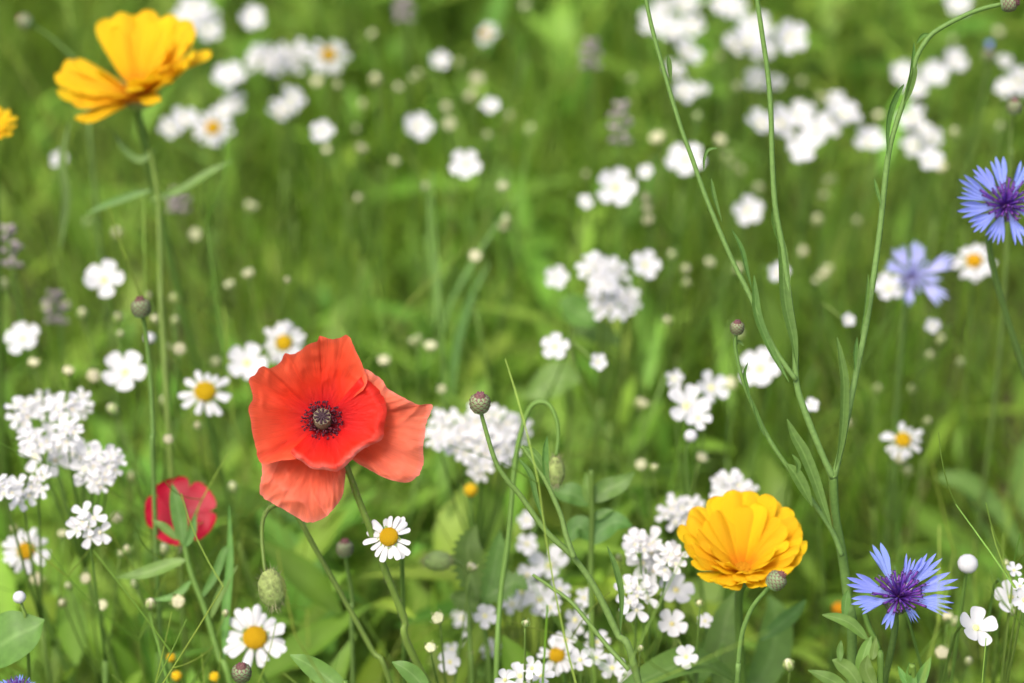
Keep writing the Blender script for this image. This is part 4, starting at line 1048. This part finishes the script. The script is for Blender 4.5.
leafy("leafy_shoot", "green shoot of broad blue green leaves left of the candytuft and marigold", [(591, 470), (592, 510), (591, 570), (592, 640), (593, 690)], 1.04, 1.05,
      [([(590, 505), (575, 495), (562, 492), (550, 484)], 22), ([(592, 502), (605, 490), (620, 484), (634, 472)], 22), ([(590, 545), (600, 530), (615, 522), (632, 526)], 26), ([(590, 540), (582, 528), (574, 530), (566, 545)], 24), ([(591, 505), (588, 490), (586, 472)], 12), ([(592, 520), (598, 516), (606, 512), (614, 510)], 10)])
leafy("serrated_plant", "plant with toothed soft green leaves behind the arching bud stem", [(470, 545), (480, 590), (486, 640), (490, 690)], 1.06, 1.07,
      [([(478, 600), (470, 570), (468, 545), (476, 525)], 30, 1.06, 1), ([(482, 600), (500, 590), (515, 582), (528, 590)], 26, 1.06, 1), ([(480, 610), (462, 600), (450, 596)], 22, 1.06, 1), ([(484, 610), (496, 560), (500, 530)], 20, 1.06, 1)], cat="leafy plant")
leafy("broad_leaf_plant", "plant with one big rounded leaf at the lower left edge", [(0, 648), (-10, 670), (-20, 700)], 0.99, 0.99, [([(-25, 655), (0, 645), (25, 632), (44, 620)], 58, 0.985)], cat="leafy plant")
leafy("broad_leaf_plant", "plant with one smooth pointed leaf at the bottom edge below the hairy bud", [(345, 690), (350, 710)], 0.95, 0.95, [([(352, 700), (330, 680), (308, 664), (290, 655)], 22, 0.95), ([(430, 700), (418, 680), (404, 668), (392, 662)], 18, 0.96)], cat="leafy plant")
leafy("serrated_plant", "plant with a long toothed leaf curving down the right side", [(945, 470), (970, 500), (1000, 560), (1030, 640)], 1.24, 1.22,
      [([(936, 478), (968, 484), (1000, 515), (1026, 560)], 22, 1.22, 1), ([(1050, 430), (1034, 450), (1024, 490), (1026, 520)], 30, 1.24, 1)], cat="leafy plant")
leafy("leafy_shoot", "blue green leafy shoot with slim buds left of the sharp cornflower's stem", [(878, 650), (868, 625), (862, 600)][::-1] + [(880, 690)], 0.96, 0.965,
      [([(868, 640), (852, 625), (838, 618), (822, 615)], 13, 0.96), ([(850, 690), (835, 682), (822, 676), (808, 670)], 14, 0.955), ([(862, 690), (850, 672), (840, 664), (832, 660)], 16, 0.955), ([(868, 690), (862, 668), (866, 648), (872, 636)], 14, 0.96), ([(876, 690), (866, 670), (868, 655)], 15, 0.955),
       ([(872, 660), (874, 650), (876, 636)], 8, 0.95), ([(840, 662), (840, 650), (841, 640)], 7, 0.955), ([(844, 620), (846, 600), (848, 590)], 9, 0.965)])
leafy("leafy_shoot", "small leafy shoot with two slim buds right of the sharp cornflower's stem", [(910, 672), (914, 690)], 0.95, 0.955,
      [([(912, 690), (904, 678), (898, 666)], 8, 0.95), ([(914, 690), (910, 676), (909, 662)], 9, 0.95), ([(916, 690), (922, 676), (931, 657)], 12, 0.955), ([(914, 692), (913, 680), (915, 666)], 8, 0.95)])
leafy("leafy_shoot", "wide soft leaves beside the lower marigold's stem", [(738, 640), (738, 690)], 1.06, 1.06, [([(730, 700), (722, 660), (726, 620), (738, 590)], 34, 1.08), ([(745, 700), (770, 660), (776, 620), (768, 595)], 36, 1.1), ([(690, 690), (700, 665), (712, 650), (724, 640)], 30, 1.08), ([(760, 640), (780, 625), (795, 612), (806, 600)], 16, 1.06)])
leafy("leafy_shoot", "blurred broad leaves below the white tuft in the middle", [(575, 300), (572, 340), (570, 400)], 1.22, 1.22, [([(560, 300), (575, 310), (588, 318), (600, 320)], 34, 1.2), ([(580, 380), (560, 378), (542, 388), (524, 398)], 34, 1.2), ([(572, 330), (590, 330), (606, 335), (620, 345)], 26, 1.22)])
leafy("leafy_shoot", "long grassy leaves fanning above the poppy's right petal in the green", [(432, 170), (434, 220), (440, 300)], 1.24, 1.2, [([(434, 330), (436, 290), (430, 240), (428, 180)], 6, 1.22), ([(452, 400), (456, 350), (470, 300), (490, 262)], 9, 1.22), ([(440, 340), (452, 300), (480, 250), (520, 190)], 5, 1.24)], r=0.0009)
leafy("leafy_shoot", "tall blurred stalk with drooping leaves under the upper marigold", [(150, 150), (158, 200), (160, 260), (162, 320)], 1.14, 1.1, [([(152, 190), (130, 196), (105, 205), (85, 215)], 8, 1.14), ([(150, 200), (180, 190), (210, 172), (232, 160)], 9, 1.14), ([(155, 150), (140, 160), (125, 150), (112, 130)], 8, 1.14), ([(60, 250), (66, 200), (62, 160), (70, 120)], 9, 1.18)])

# ------------------------------------------------------------------ mauve spikes
def spike(px, py0, py1, z, label):
    top, d = at_z(px, py0, z); bot = at(px, py1, d); base = Vector((top.x, top.y + 0.01, 0))
    t = thing("mauve_spike", base, label, "flower spike", "faded mauve flower spikes")
    mb = MB(); tube(mb, [Vector(), (top - base) * 0.5 + Vector((0.004, 0, 0)), top - base], 0.0014, 0.0008, n=12, k=6); put("stem", mb.mesh("stem", M_stem), t)
    ln = (top - bot).length; rg = random.Random(int(px)); mb = MB()
    n = 15
    for i in range(n):
        u = i / n; p = (top - base) - Vector((0, 0, ln * u * 1.1)); a = i * 2.4
        dv = Vector((math.cos(a), math.sin(a), 0.3)); L = 0.002 + 0.004 * u * (1.1 - u) * 2
        blob(mb, p + dv * L, (0.0014, 0.0026), dv, nu=6, nv=5, rnd=rg.random())
        ribbon(mb, [p, p + dv * L * 1.2, p + dv * L * 1.8 + Vector((0, 0, -0.002))], 0.0022, Vector((0, 0, 1)), n=5, rnd=rg.random())
    put("floret_spike", mb.mesh("floret_spike", M_purp), t)
spike(621, 104, 150, 0.42, "faded mauve flower spike standing in the upper middle")
spike(591, 42, 72, 0.40, "faded mauve flower spike nearest the top edge in the middle")
spike(404, 0, 24, 0.40, "faded mauve flower spike cut by the top edge")
spike(6, 228, 275, 0.42, "faded mauve flower spike at the left edge")
spike(54, 294, 330, 0.37, "dull mauve flower spike low between the left white flowers")
spike(178, 192, 215, 0.37, "tiny dull mauve spike under the upper marigold")
